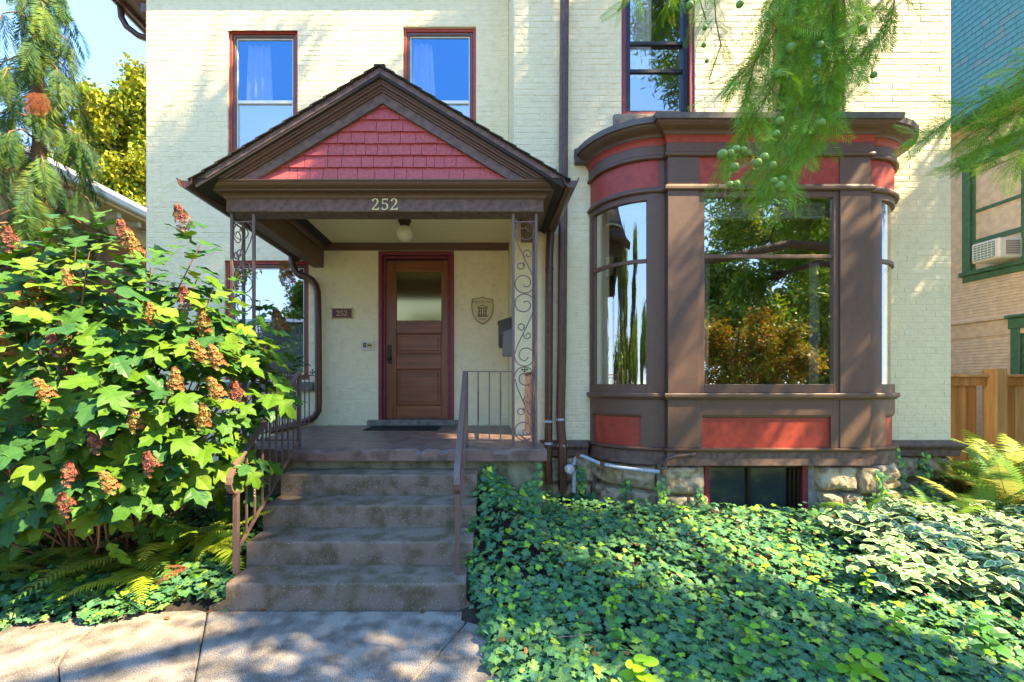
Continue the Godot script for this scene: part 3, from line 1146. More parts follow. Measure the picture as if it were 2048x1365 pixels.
func arc(right: bool, a0: float, a1: float, n: int, off := 0.0) -> Array:
	var out := []
	for i in n + 1:
		var a := deg_to_rad(lerpf(a0, a1, i / float(n)))
		var d := Vector3((cos(a) if right else -cos(a)), 0, sin(a))
		out.append([Vector3(BXR if right else BXL, 0, -ZW) + d * (BR + off), d])
	if right:
		out.reverse()
	return out


func plan_curve_l(off := 0.0) -> Array:
	return arc(false, 0, 90, 16, off)


func plan_all() -> Array:
	var p := plan_curve_l()
	p.append([Vector3(1.83, 0, -BZC), Vector3(-1, 0, 1)])
	p.append([Vector3(1.83, 0, -BZF), Vector3(-1, 0, 1)])
	p.append([Vector3(3.86, 0, -BZF), Vector3(1, 0, 1)])
	p.append([Vector3(3.86, 0, -BZC), Vector3(1, 0, 1)])
	p.append_array(arc(true, 0, 90, 16))
	return p


func wall_strip(x0: float, x1: float) -> Array:
	return [[Vector3(x0, 0, -BZF), Vector3.BACK], [Vector3(x1, 0, -BZF), Vector3.BACK]]


func slab_prof(o: float, i: float, y0: float, y1: float) -> Array:
	return [Vector2(i, y0), Vector2(o, y0), Vector2(o, y1), Vector2(i, y1)]


func build_bay() -> void:
	var bay := thing("bay_window", "brown and red bay window with curved glass sides over the ivy bed", "bay window", Vector3(2.85, 0, -ZW))
	var all := plan_all()
	# entablature, from the top
	var m := MB.new()
	m.loft(all, [Vector2(0.02, 4.012), Vector2(0.182, 4.012), Vector2(0.186, 4.062), Vector2(0.182, 4.068), Vector2(0.02, 4.070)])
	var top := part(bay, "roof_edge", m, M.slate_metal)
	m = MB.new()
	for i in all.size() - 1:
		var a: Vector3 = all[i][0] + all[i][1] * 0.184 + Vector3.UP * 4.068
		var b: Vector3 = all[i + 1][0] + all[i + 1][1] * 0.184 + Vector3.UP * 4.068
		m.qh(a, b, Vector3(b.x, 4.14, -ZW), Vector3(a.x, 4.14, -ZW), Vector3.UP)
	part(top, "roof_sheet", m, M.slate_metal)
	m = MB.new()
	m.bspan(Vector3(1.02, 3.94, -ZW), Vector3(1.16, 4.075, -ZW + 0.09), 0.01)
	part(top, "flashing", m, M.slate_metal)
	m = MB.new()
	m.loft(all, [Vector2(0.0, 3.925), Vector2(0.048, 3.925), Vector2(0.055, 3.93), Vector2(0.060, 3.945), Vector2(0.075, 3.957), Vector2(0.10, 3.965), Vector2(0.13, 3.978), Vector2(0.152, 3.995), Vector2(0.158, 4.011), Vector2(0.0, 4.011)])
	part(bay, "cornice", m, M.brown)
	m = MB.new()
	m.loft(all, [Vector2(0.0, 3.862), Vector2(0.018, 3.862), Vector2(0.022, 3.885), Vector2(0.030, 3.905), Vector2(0.044, 3.920), Vector2(0.044, 3.9245), Vector2(0.0, 3.9245)])
	part(bay, "red_band", m, M.red)
	m = MB.new()
	m.loft(all, [Vector2(0.0, 3.775), Vector2(0.016, 3.775), Vector2(0.016, 3.8615), Vector2(0.0, 3.8615)])
	m.loft(all, [Vector2(0.0, 3.727), Vector2(0.026, 3.727), Vector2(0.034, 3.737), Vector2(0.034, 3.752), Vector2(0.028, 3.765), Vector2(0.018, 3.7745), Vector2(0.0, 3.7745)])
	part(bay, "architrave", m, M.brown)
	# frieze
	for k in [[arc(false, 0, 90, 16), "l"], [wall_strip(2.145, 3.555), "c"], [arc(true, 0, 90, 16), "r"]]:
		m = MB.new()
		m.loft(k[0], slab_prof(-0.004, -0.06, 3.448, 3.7265))
		part(bay, "frieze_panel", m, M.red)
	m = MB.new()
	m.loft(all, [Vector2(-0.03, 3.388), Vector2(0.022, 3.388), Vector2(0.034, 3.398), Vector2(0.034, 3.418), Vector2(0.022, 3.434), Vector2(0.014, 3.4475), Vector2(-0.03, 3.4475)])
	part(bay, "head_moulding", m, M.brown)
	# corner pilasters
	for k in [[1.83, 2.145], [3.555, 3.86]]:
		m = MB.new()
		m.bspan(Vector3(k[0], 1.355, -BZF - 0.08), Vector3(k[1], 3.387, -BZF + 0.012), 0.004)
		m.bspan(Vector3(k[0], 3.449, -BZF - 0.08), Vector3(k[1], 3.726, -BZF + 0.010), 0.004)
		m.bspan(Vector3(k[0], 0.806, -BZF - 0.08), Vector3(k[1], 1.288, -BZF + 0.008), 0.004)
		part(bay, "pilaster", m, M.brown)
	# flat ends of the curved sides beside the pilasters
	for k in [[1.765, 1.829], [3.861, 3.925]]:
		m = MB.new()
		m.bspan(Vector3(k[0], 0.807, -BZC - 0.10), Vector3(k[1], 1.288, -BZC + 0.004), 0.003)
		m.bspan(Vector3(k[0], 1.356, -BZC - 0.10), Vector3(k[1], 3.387, -BZC + 0.004), 0.003)
		m.bspan(Vector3(k[0], 3.449, -BZC - 0.10), Vector3(k[1], 3.7262, -BZC + 0.004), 0.003)
		part(bay, "corner_post", m, M.brown)
	# sills and base
	m = MB.new()
	m.loft(all, [Vector2(-0.03, 1.289), Vector2(0.012, 1.289), Vector2(0.020, 1.300), Vector2(0.034, 1.310), Vector2(0.040, 1.322), Vector2(0.040, 1.346), Vector2(0.034, 1.3545), Vector2(-0.03, 1.3545)])
	part(bay, "window_ledge", m, M.brown)
	m = MB.new()
	m.loft(all, [Vector2(-0.03, 0.765), Vector2(0.012, 0.765), Vector2(0.026, 0.776), Vector2(0.034, 0.788), Vector2(0.034, 0.800), Vector2(-0.03, 0.8055)])
	part(bay, "base_ledge", m, M.brown)
	m = MB.new()
	m.loft(all, [Vector2(-0.06, 0.63), Vector2(0.006, 0.63), Vector2(0.006, 0.7645), Vector2(-0.06, 0.7645)])
	part(bay, "base_board", m, M.brown_worn)
	# panels under the windows
	for k in [[arc(false, 8, 71, 12), arc(false, 0, 8, 3), arc(false, 71, 90, 4), arc(false, 8, 71, 12)], [wall_strip(2.18, 3.47), wall_strip(2.146, 2.18), wall_strip(3.47, 3.554), wall_strip(2.18, 3.47)], [arc(true, 8, 71, 12), arc(true, 71, 90, 4), arc(true, 0, 8, 3), arc(true, 8, 71, 12)]]:
		var f := MB.new()
		f.loft(k[3], slab_prof(0.0, -0.05, 1.137, 1.2885))
		f.loft(k[1], slab_prof(0.0, -0.05, 0.806, 1.2885))
		f.loft(k[2], slab_prof(0.0, -0.05, 0.806, 1.2885))
		f.loft(k[3], [Vector2(-0.024, 1.105), Vector2(-0.012, 1.112), Vector2(-0.003, 1.1365), Vector2(-0.05, 1.1365)])
		var pf := part(bay, "panel_frame", f, M.brown)
		var g := MB.new()
		g.loft(k[0], slab_prof(-0.024, -0.05, 0.806, 1.1365))
		part(pf, "panel", g, M.red)
	# curved side windows
	for right in [false, true]:
		var f := MB.new()
		f.loft(arc(right, 0, 7, 3), slab_prof(0.006, -0.06, 1.355, 3.3875))
		f.loft(arc(right, 77, 90, 4), slab_prof(0.006, -0.06, 1.355, 3.3875))
		f.loft(arc(right, 7, 77, 14), slab_prof(0.0, -0.05, 1.355, 1.445))
		f.loft(arc(right, 7, 77, 14), slab_prof(0.0, -0.05, 3.325, 3.3875))
		var win := part(bay, "curved_window", f, M.brown)
		var s := MB.new()
		s.loft(arc(right, 7, 77, 14), slab_prof(-0.008, -0.045, 2.69, 2.725))
		s.loft(arc(right, 7, 11, 2), slab_prof(-0.008, -0.045, 1.445, 3.325))
		part(win, "sash", s, M.brown)
		for k in [[1.446, 2.69], [2.725, 3.324]]:
			var g := MB.new()
			g.loft(arc(right, 11, 77, 22), [Vector2(-0.03, k[0]), Vector2(-0.03, k[1])], false)
			part(win, "pane", g, M.glass_wavy)
	# centre window
	var fr := MB.new()
	var x0 := 2.146
	var x1 := 3.554
	var zf := -BZF
	fr.bspan(Vector3(x0, 1.356, zf - 0.06), Vector3(2.205, 3.387, zf - 0.004), 0.004)
	fr.bspan(Vector3(3.50, 1.356, zf - 0.06), Vector3(x1, 3.387, zf - 0.004), 0.004)
	fr.bspan(Vector3(2.205, 1.356, zf - 0.06), Vector3(3.50, 1.445, zf - 0.004), 0.004)
	fr.bspan(Vector3(2.205, 3.325, zf - 0.06), Vector3(3.50, 3.387, zf - 0.004), 0.004)
	var cw := part(bay, "front_window", fr, M.brown)
	var tb := MB.new()
	tb.bspan(Vector3(2.206, 2.715, zf - 0.05), Vector3(3.499, 2.75, zf - 0.014), 0.004)
	part(cw, "transom_bar", tb, M.brown)
	for k in [[1.446, 2.714], [2.751, 3.324]]:
		var g := MB.new()
		g.span(Vector3(2.206, k[0], zf - 0.034), Vector3(3.499, k[1], zf - 0.030))
		part(cw, "pane", g, M.glass_wavy)
	var bl := MB.new()
	for i in 5:
		bl.bspan(Vector3(2.23, 3.30 - 0.034 * (i + 1), zf - 0.085 - 0.01 * (i % 2)), Vector3(3.47, 3.30 - 0.034 * i - 0.004, zf - 0.07), 0.003)
	part(cw, "pleated_shade", bl, M.blind)
	drape(cw, "curtain", Vector3(2.21, 1.40, zf - 0.16), Vector3(2.33, 1.40, zf - 0.16), 2.70, 2.0, M.curtain, 0.05)
	drape(cw, "curtain", Vector3(3.36, 1.40, zf - 0.16), Vector3(3.46, 1.40, zf - 0.16), 2.70, 2.0, M.curtain)
	# inside: closed room with a floor, lining and a far window wall
	room(bay, 1.25, 4.45, 0.80, 3.45, -ZW - 0.242, 4.0, M.room)
	var inn := MB.new()
	for i in all.size() - 1:
		for y in [0.84, 3.44]:
			var a: Vector3 = all[i][0] - all[i][1] * 0.055 + Vector3.UP * y
			var b: Vector3 = all[i + 1][0] - all[i + 1][1] * 0.055 + Vector3.UP * y
			inn.qh(a, b, Vector3(b.x, y, -ZW - 0.25), Vector3(a.x, y, -ZW - 0.25), Vector3.UP if y < 2 else Vector3.DOWN)
	part(bay, "lining", inn, M.room)
	# stone under the bay
	var st := MB.new()
	st.loft(arc(false, 0, 90, 12, -0.10), slab_prof(0.0, -0.2, -0.1, 0.629))
	st.loft(arc(true, 0, 90, 12, -0.10), slab_prof(0.0, -0.2, -0.1, 0.629))
	st.span(Vector3(1.77, -0.1, -BZC - 0.2), Vector3(2.235, 0.629, -BZC - 0.05))
	st.span(Vector3(3.32, -0.1, -BZC - 0.2), Vector3(3.92, 0.629, -BZC - 0.05))
	var fnd := part(bay, "foundation", st, M.mortar)
	for k in [[10, 0.50, 0.24, 0.24], [36, 0.49, 0.30, 0.25], [68, 0.48, 0.34, 0.27], [14, 0.20, 0.30, 0.27], [44, 0.19, 0.32, 0.28], [74, 0.18, 0.28, 0.29]]:
		for right in [false, true]:
			var a := deg_to_rad(k[0])
			var d := Vector3((cos(a) if right else -cos(a)), 0, sin(a))
			rock(fnd, Vector3(BXR if right else BXL, k[1], -ZW) + d * (BR - 0.12), d, k[2], k[3] + (0.03 if right else 0.0), 0.17 if right else 0.11)
	for k in [[2.02, 0.47, 0.43, 0.30], [1.93, 0.17, 0.24, 0.28], [2.16, 0.17, 0.20, 0.28], [3.58, 0.49, 0.40, 0.26], [3.52, 0.20, 0.22, 0.28], [3.74, 0.20, 0.20, 0.28], [3.90, 0.46, 0.22, 0.28]]:
		rock(fnd, Vector3(k[0], k[1], -BZC - 0.045), Vector3.BACK, k[2], k[3], 0.10)
	# basement window
	var bw := MB.new()
	bw.bspan(Vector3(2.245, 0.02, -BZC - 0.16), Vector3(2.30, 0.628, -BZC - 0.03), 0.006)
	bw.bspan(Vector3(3.25, 0.02, -BZC - 0.16), Vector3(3.31, 0.628, -BZC - 0.03), 0.006)
	var base_w := part(bay, "basement_window", bw, M.maroon)
	var bf := MB.new()
	bf.bspan(Vector3(2.30, 0.585, -BZC - 0.16), Vector3(3.25, 0.628, -BZC - 0.06), 0.006)
	bf.bspan(Vector3(2.715, 0.02, -BZC - 0.15), Vector3(2.745, 0.585, -BZC - 0.085), 0.004)
	for i in 4:
		bf.bspan(Vector3(3.13 + i * 0.03, 0.02, -BZC - 0.16), Vector3(3.157 + i * 0.03, 0.585, -BZC - 0.125 + i * 0.02), 0.004)
	part(base_w, "frame", bf, M.bronze)
	for k in [[2.30, 2.715], [2.745, 3.13]]:
		var g := MB.new()
		g.span(Vector3(k[0], 0.02, -BZC - 0.122), Vector3(k[1], 0.585, -BZC - 0.118))
		part(base_w, "pane", g, M.glass_dusty)
	room(base_w, 2.25, 3.3, -0.1, 0.64, -BZC - 0.165, 0.9, M.room)


# ------------------------------------------------------------------ porch
const GZ := 4.19     # front face of the porch beam
const XC := -0.916   # ridge
const YA := 4.227    # top of the gable
const SL := 0.605    # roof slope
const YBASE := 3.262
const XPL := -2.386
const XPR := 0.54
const YF := 0.87     # porch floor

func rake(m: MB, side: float, top: float, bot: float, zf: float, zb: float, yb := YBASE) -> void:
	var a := Vector3(XC, YA - top, -zf)
	var b := Vector3(XC + side * (YA - top - yb) / SL, yb, -zf)
	var c := Vector3(XC + side * (YA - bot - yb) / SL, yb, -zf)
	var d := Vector3(XC, YA - bot, -zf)
	m.prism([a, b, c, d], Vector3(0, 0, zf - zb))


func build_porch() -> void:
	var porch := thing("porch_roof", "gabled porch roof with red shingled front on brown beam and iron columns", "porch", Vector3(XC, YF, -GZ))
	# beams
	var m := MB.new()
	m.bspan(Vector3(XPL, Y(423.6, GZ), -GZ - 0.20), Vector3(XPR, 3.168, -GZ), 0.006)
	part(porch, "front_beam", m, M.brown_worn)
	for k in [[XPL, XPL + 0.146, -ZB + 0.001], [0.41, XPR, -ZW + 0.001]]:
		m = MB.new()
		m.bspan(Vector3(k[0], 3.060, k[2]), Vector3(k[1], 3.30, -GZ - 0.201), 0.006)
		part(porch, "side_beam", m, M.brown)
	m = MB.new()
	m.bspan(Vector3(XPL + 0.147, 3.285, -ZB + 0.04), Vector3(XPL + 0.185, 3.399, -GZ - 0.22), 0.01)
	m.bspan(Vector3(XPL + 0.02, 3.302, -ZB + 0.002), Vector3(XPL + 0.146, 3.399, -GZ - 0.22), 0.004)
	m.bspan(Vector3(0.37, 3.285, -ZW + 0.001), Vector3(0.409, 3.399, -GZ - 0.22), 0.01)
	m.bspan(Vector3(0.41, 3.302, -ZW + 0.002), Vector3(XPR - 0.02, 3.399, -GZ - 0.22), 0.004)
	m.bspan(Vector3(XPL + 0.16, 3.298, -ZB + 0.001), Vector3(X(1028, ZW) - 0.012, 3.397, -ZB + 0.038), 0.008)
	m.bspan(Vector3(XPL, 3.17, -GZ - 0.21), Vector3(XPR, 3.40, -GZ - 0.06), 0.004)
	part(porch, "ceiling_trim", m, M.brown)
	m = MB.new()
	var z := -ZB + 0.005
	while z < -GZ - 0.24:
		m.bevel(Vector3(-1.025, 3.410, z + 0.028), Vector3(2.85, 0.018, 0.054), 0.005)
		z += 0.0565
	m.span(Vector3(XPL, 3.421, -ZB + 0.002), Vector3(XPR, 3.44, -GZ - 0.10))
	part(porch, "beadboard_ceiling", m, M.porch_ceiling).set_meta("kind", "stuff")
	# horizontal cornice round the three sides
	m = MB.new()
	var plan := [[Vector3(XPL, 0, -ZB + 0.002), Vector3.LEFT], [Vector3(XPL, 0, -GZ), Vector3(-1, 0, 1)], [Vector3(XPR, 0, -GZ), Vector3(1, 0, 1)], [Vector3(XPR, 0, -ZW + 0.002), Vector3.RIGHT]]
	m.loft(plan, [Vector2(-0.02, 3.150), Vector2(0.004, 3.150), Vector2(0.014, 3.160), Vector2(0.020, 3.178), Vector2(0.032, 3.186), Vector2(0.032, 3.194), Vector2(-0.02, 3.194)])
	part(porch, "bed_moulding", m, M.brown)
	m = MB.new()
	m.loft(plan, [Vector2(-0.02, 3.1945), Vector2(0.090, 3.1945), Vector2(0.092, 3.206), Vector2(0.100, 3.209), Vector2(0.112, 3.213), Vector2(0.132, 3.222), Vector2(0.146, 3.236), Vector2(0.150, 3.248), Vector2(0.166, 3.250), Vector2(0.168, 3.262), Vector2(-0.02, 3.272)])
	part(porch, "cornice", m, M.brown)
	# raking cornice
	for side in [-1.0, 1.0]:
		m = MB.new()
		rake(m, side, 0.022, 0.075, 3.955, 4.3, 3.243)
		var fascia := part(porch, "rake_board", m, M.brown_worn)
		m = MB.new()
		rake(m, side, 0.076, 0.098, 3.972, 4.3)
		rake(m, side, 0.0985, 0.118, 3.992, 4.3)
		rake(m, side, 0.1185, 0.138, 4.004, 4.3)
		rake(m, side, 0.1385, 0.158, 4.030, 4.3)
		rake(m, side, 0.1585, 0.175, 4.044, 4.3)
		part(fascia, "rake_moulding", m, M.brown)
		m = MB.new()
		rake(m, side, 0.1755, 0.268, 4.062, 4.3)
		part(fascia, "rake_frieze", m, M.brown_worn)
	# shingled gable
	m = MB.new()
	m.prism([Vector3(XC, YA - 0.20, -4.115), Vector3(XC - 1.35, YBASE - 0.01, -4.115), Vector3(XC + 1.35, YBASE - 0.01, -4.115)], Vector3(0, 0, -0.15))
	var gable := part(porch, "gable", m, M.pink)
	var zs := 4.09
	var s := zs / F
	var rows := [[157, 215.5, []], [215.5, 238.5, [731, 798.5]], [238.5, 262, [701, 752, 783, 805]], [262, 286, [647, 674, 701.5, 729, 756, 800.5, 831, 876]], [286, 309.7, [607, 655, 686.5, 711, 731, 754, 775.5, 821, 843, 872.5, 904, 924]], [309.7, 334, [576, 608.5, 654, 682, 722, 746, 783.5, 805, 826, 852.5, 869, 888, 912, 953.5]], [334, 358.5, [536, 577, 594, 619, 645, 674.5, 714, 749, 788.5, 813, 845, 898, 927, 960]]]
	var tri := PackedVector2Array([Vector2(XC, YA - 0.262), Vector2(XC - 1.22, YA - 0.262 - 1.22 * SL), Vector2(XC + 1.22, YA - 0.262 - 1.22 * SL)])
	for row in rows:
		var xs := [300.0]
		xs.append_array(row[2])
		xs.append(1200.0)
		for i in xs.size() - 1:
			var a := X(xs[i], zs) + 0.0022
			var b := X(xs[i + 1], zs) - 0.0022
			var yt := Y(row[0], zs)
			var yb := Y(row[1], zs) + rr(-0.003, 0.002)
			var got := Geometry2D.intersect_polygons(PackedVector2Array([Vector2(a, yb), Vector2(b, yb), Vector2(b, yt), Vector2(a, yt)]), tri)
			if got.is_empty():
				continue
			var sm := MB.new()
			var poly: PackedVector2Array = got[0]
			var lift := rr(-0.002, 0.003)
			var fr := []
			for p in poly:
				var k := (yt - p.y) / (yt - yb)
				fr.append(Vector3(p.x, p.y, -zs - 0.018 + (0.018 + lift) * k))
			for k in range(1, fr.size() - 1):
				sm.th(fr[0], fr[k], fr[k + 1], Vector3.BACK)
			var mid := Vector3.ZERO
			for p in fr:
				mid += p / fr.size()
			for k in fr.size():
				var f1: Vector3 = fr[k]
				var f2: Vector3 = fr[(k + 1) % fr.size()]
				sm.qh(f1, f2, Vector3(f2.x, f2.y, -zs - 0.022), Vector3(f1.x, f1.y, -zs - 0.022), (f1 + f2) * 0.5 - mid)
			part(gable, "shingle", sm, M.pink)
	# roof covering
	for side in [-1.0, 1.0]:
		var zback := ZB if side < 0 else ZW
		var dx := Vector3(side, -SL, 0).normalized()
		var up := Vector3(side * SL, 1, 0).normalized()
		m = MB.new()
		m.prism([Vector3(XC, YA - 0.02, -3.96), Vector3(XC, YA - 0.10, -3.96), Vector3(XC + side * 1.60, YA - 0.10 - 1.60 * SL, -3.96), Vector3(XC + side * 1.64, YA - 0.02 - 1.64 * SL, -3.96)], Vector3(0, 0, -(zback - 3.962)))
		var roof := part(porch, "roof", m, M.roofing)
		for i in 14:
			var c := Vector3(XC, YA, 0) + dx * (0.075 + i * 0.137)
			if c.y < 3.235:
				break
			var sh := MB.new()
			var bs := Basis(dx, up, dx.cross(up)).rotated(Vector3(0, 0, 1), side * -0.07 * -1.0)
			sh.bevel(Vector3(c.x, c.y - 0.012, -(3.925 + zback) * 0.5) + Vector3(0, 0.0, 0.0), Vector3(0.16, 0.012, zback - 3.93), 0.003, bs)
			part(roof, "shingle_course", sh, M.roofing)
	m = MB.new()
	m.bevel(Vector3(XC, YA - 0.010, -(3.935 + ZB) * 0.5), Vector3(0.10, 0.016, ZB - 3.94), 0.006)
	part(porch, "ridge_cap", m, M.roofing)
	iron_column(porch, -1.0)
	iron_column(porch, 1.0)


func sp(cx: float, cy: float, r0: float, a0: float, turn: float, r1: float) -> Array:
	var out := []
	var n := int(absf(turn) / 18.0)
	for i in n + 1:
		var t := i / float(n)
		var a := deg_to_rad(a0 + turn * t)
		var r := lerpf(r0, r1, smoothstep(0.30, 1.0, t) * 0.9 + t * 0.1)
		var k := smoothstep(0.3, 0.9, t)
		out.append(Vector2(cx + k * 2.0 + r * cos(a), cy + k * 1.0 - r * sin(a)))
	return out


# wrought-iron corner column: three posts and scroll panels on two faces
func iron_column(porch: Node, side: float) -> void:
	var zc := 4.235
	var u0 := 1026.5
	var u1 := 1072.0
	var wpx := u1 - u0
	var xa := X(1026.5, zc) if side > 0 else X(507.5, zc)
	var xb := X(1072.0, zc) if side > 0 else X(463.5, zc)
	var w := absf(xb - xa)
	var y0 := YF
	var y1 := Y(423.6, GZ)
	var corner := Vector3(xb, 0, -zc)
	var posts := MB.new()
	posts.bevel(Vector3(xa, (y0 + y1) * 0.5, -zc), Vector3(0.026, y1 - y0 - 0.002, 0.026), 0.003)
	var col := part(porch, "iron_column", posts, M.iron)
	for p in [Vector3(xb, 0, -zc), Vector3(xb, 0, -zc - w)]:
		var pm := MB.new()
		pm.bevel(p + Vector3.UP * (y0 + y1) * 0.5, Vector3(0.026, y1 - y0 - 0.002, 0.026), 0.003)
		part(col, "post", pm, M.iron)
	var shapes := []
	shapes.append(sp(1049, 463, 20, 200, -560, 5))
	shapes.append([Vector2(1030, 470), Vector2(1034, 484), Vector2(1050, 520), Vector2(1064, 549), Vector2(1069, 562)])
	shapes.append(sp(1055, 508, 8, 235, -420, 4))
	shapes.append(sp(1041, 531, 8, 55, -420, 4))
	shapes.append(sp(1049, 567, 20, 0, -500, 5))
	shapes.append(sp(1049, 608, 20, 0, 500, 5))
	shapes.append([Vector2(1069, 612), Vector2(1064, 630), Vector2(1048, 664), Vector2(1034, 693), Vector2(1030, 708)])
	shapes.append(sp(1042, 655, 7, -20, 400, 4))
	shapes.append(sp(1054, 671, 7, 160, 400, 4))
	shapes.append(sp(1049, 713, 20, 180, 540, 5))
	shapes.append(sp(1049, 754, 20, 180, -540, 5))
	shapes.append([Vector2(1030, 758), Vector2(1034, 775), Vector2(1050, 812), Vector2(1064, 838), Vector2(1069, 852)])
	shapes.append(sp(1055, 801, 8, 235, -420, 4))
	shapes.append(sp(1041, 822, 8, 55, -420, 4))
	shapes.append(sp(1049, 862, 20, 0, -560, 5))
	for face in 2:
		for sh in shapes:
			var path := []
			for q in sh:
				var k: float = (q.x - u0) / wpx * w
				var yy := Y(q.y, zc)
				if face == 0:
					path.append(Vector3(xa + side * k, yy, -zc))
				else:
					path.append(Vector3(xb, yy, -zc - w + k))
			var pm := MB.new()
			pm.tube(path, 0.0052, 5)
			part(col, "scroll", pm, M.iron)
		var bm := MB.new()
		for v in [444.0, 885.0]:
			var yy := Y(v, zc)
			if face == 0:
				bm.bar(Vector3(xa + side * 0.014, yy, -zc), Vector3(xb - side * 0.014, yy, -zc), 0.012, 0.012)
			else:
				bm.bar(Vector3(xb, yy, -zc - 0.014), Vector3(xb, yy, -zc - w + 0.014), 0.012, 0.012)
		part(col, "crossbar", bm, M.iron)


func fleur(owner_: Node, p: Vector3, k: float) -> void:
	var m := MB.new()
	var pts := [[0, 1.0, 0.28], [-0.62, 0.35, 0.26], [0.62, 0.35, 0.26], [0, 0.35, 0.30], [0, -0.2, 0.2]]
	for q in pts:
		m.lathe(p + Vector3(q[0], q[1], 0) * k - Vector3(0, 0, 0.004), [Vector2(0, 0.0), Vector2(q[2] * k, 0.001), Vector2(q[2] * k, 0.007), Vector2(0, 0.010)], 8, Vector3.BACK)
	m.bevel(p + Vector3(0, -0.1, 0) * k, Vector3(0.9 * k, 0.12 * k, 0.012), 0.002)
	part(owner_, "finial", m, M.iron_dark)


func baluster(owner_: Node, p: Vector3, y0: float, y1: float, twisted: bool, w := 0.0125) -> void:
	var m := MB.new()
	if twisted:
		var q := (y1 - y0) * 0.28
		m.bevel(Vector3(p.x, y0 + q * 0.5, p.z), Vector3(w, q, w), 0.001)
		m.bevel(Vector3(p.x, y1 - q * 0.5, p.z), Vector3(w, q, w), 0.001)
		m.twist(Vector3(p.x, y0 + q, p.z), Vector3(p.x, y1 - q, p.z), w, 3.0)
	else:
		m.bevel(Vector3(p.x, (y0 + y1) * 0.5, p.z), Vector3(w, y1 - y0, w), 0.001)
	part(owner_, "baluster", m, M.iron)


# level railing between two points on the porch floor
func level_rail(called: String, label: String, a: Vector3, b: Vector3, n: int, fin: bool) -> void:
	var t := thing(called, label, "railing", Vector3(a.x, YF, a.z), "iron railings round the porch")
	var y1 := Y(743.5, 4.22)
	var y0 := Y(881, 4.22)
	var d := (b - a).normalized()
	var m := MB.new()
	m.bar(Vector3(a.x, y1, a.z), Vector3(b.x, y1, b.z), 0.032, 0.011)
	part(t, "top_rail", m, M.iron)
	m = MB.new()
	m.bar(Vector3(a.x, y0, a.z), Vector3(b.x, y0, b.z), 0.022, 0.011)
	part(t, "bottom_rail", m, M.iron)
	for i in n:
		var p := a.lerp(b, (i + 1.0) / (n + 1.0))
		baluster(t, p, y0 + 0.006, y1 - 0.006, i % 2 == 0)
	var pm := MB.new()
	pm.bevel(Vector3(a.x, (YF + y1) * 0.5, a.z), Vector3(0.024, y1 - YF - 0.004, 0.024), 0.002)
	part(t, "post", pm, M.iron)
	if fin:
		fleur(t, Vector3(b.x, y1 + 0.03, b.z) - d * 0.03, 0.045)
		var sm := MB.new()
		var c := a.lerp(b, 0.5)
		for k in [[y1 - 0.12, 0.045], [y0 + 0.14, 0.05]]:
			var path := []
			for i in 22:
				var an := i * 0.42
				var r: float = k[1] * (1.0 - i / 26.0)
				path.append(Vector3(c.x, k[0], c.z) + d * r * cos(an) + Vector3.UP * r * sin(an))
			sm.tube(path, 0.004, 5)
		part(t, "scroll", sm, M.iron)


func stair_rail(label: String, x: float, xt: float, group: String) -> void:
	var t := thing("stair_handrail", label, "handrail", Vector3(x, 0.166, -3.07), group)
	var zt := 4.22
	var zb := 3.07
	var top := Vector3(xt, Y(743, zt), -zt)
	var k := (top.y - 0.935) / (4.22 - 3.11)
	var y := 0.935
	var path := [top, top.lerp(Vector3(x, y, -3.11), 0.5), Vector3(x, y, -3.11)]
	# bend down, curl back under and up: the lamb's tongue
	for q in [[0.905, 3.062], [0.870, 3.020], [0.830, 2.990], [0.790, 2.978], [0.755, 2.990], [0.728, 3.020], [0.716, 3.060], [0.722, 3.105], [0.745, 3.145], [0.780, 3.172], [0.815, 3.172], [0.840, 3.148], [0.848, 3.115], [0.838, 3.085]]:
		path.append(Vector3(x, q[0], -q[1]))
	var m := MB.new()
	m.ribbon(path, Vector3.RIGHT, 0.040, 0.012)
	part(t, "top_rail", m, M.iron)
	m = MB.new()
	var lo := Vector3(x, 0.315, -3.075)
	var hi := Vector3(xt, 0.870 + 0.03, -4.17)
	m.bar(lo, hi, 0.024, 0.012, Vector3.UP)
	m.bar(hi, Vector3(xt, hi.y, -4.22), 0.024, 0.012, Vector3.UP)
	part(t, "bottom_rail", m, M.iron)
	m = MB.new()
	m.bspan(Vector3(x - 0.017, 0.167, -zb - 0.017), Vector3(x + 0.017, 0.712, -zb + 0.017), 0.003)
	part(t, "post", m, M.iron)
	m = MB.new()
	m.bspan(Vector3(xt - 0.013, YF + 0.001, -zt - 0.013), Vector3(xt + 0.013, top.y - 0.008, -zt + 0.013), 0.002)
	part(t, "post", m, M.iron)
	for i in 8:
		var s := (i + 1) / 9.0
		var z := lerpf(3.09, 4.20, s)
		var px := lerpf(x, xt, s)
		var yb := lerpf(lo.y, hi.y, (z - 3.075) / (4.17 - 3.075)) + 0.004
		var yt := top.y - k * (zt - z) - 0.006
		baluster(t, Vector3(px, 0, -z), yb, yt, i % 2 == 1)
	m = MB.new()
	var c := Vector3(lerpf(x, xt, 0.5), 0, -3.64)
	for q in [[0.20, 0.055, 1.0], [0.52, 0.05, -1.0]]:
		var pa := []
		for i in 24:
			var an := PI * 0.5 + i * 0.42
			var r: float = q[1] * (1.0 - i / 28.0)
			pa.append(Vector3(c.x, 0.60 + q[0], c.z) + Vector3(0, q[2] * r * sin(an), r * cos(an)))
		m.tube(pa, 0.0045, 5)
	part(t, "scroll", m, M.iron)


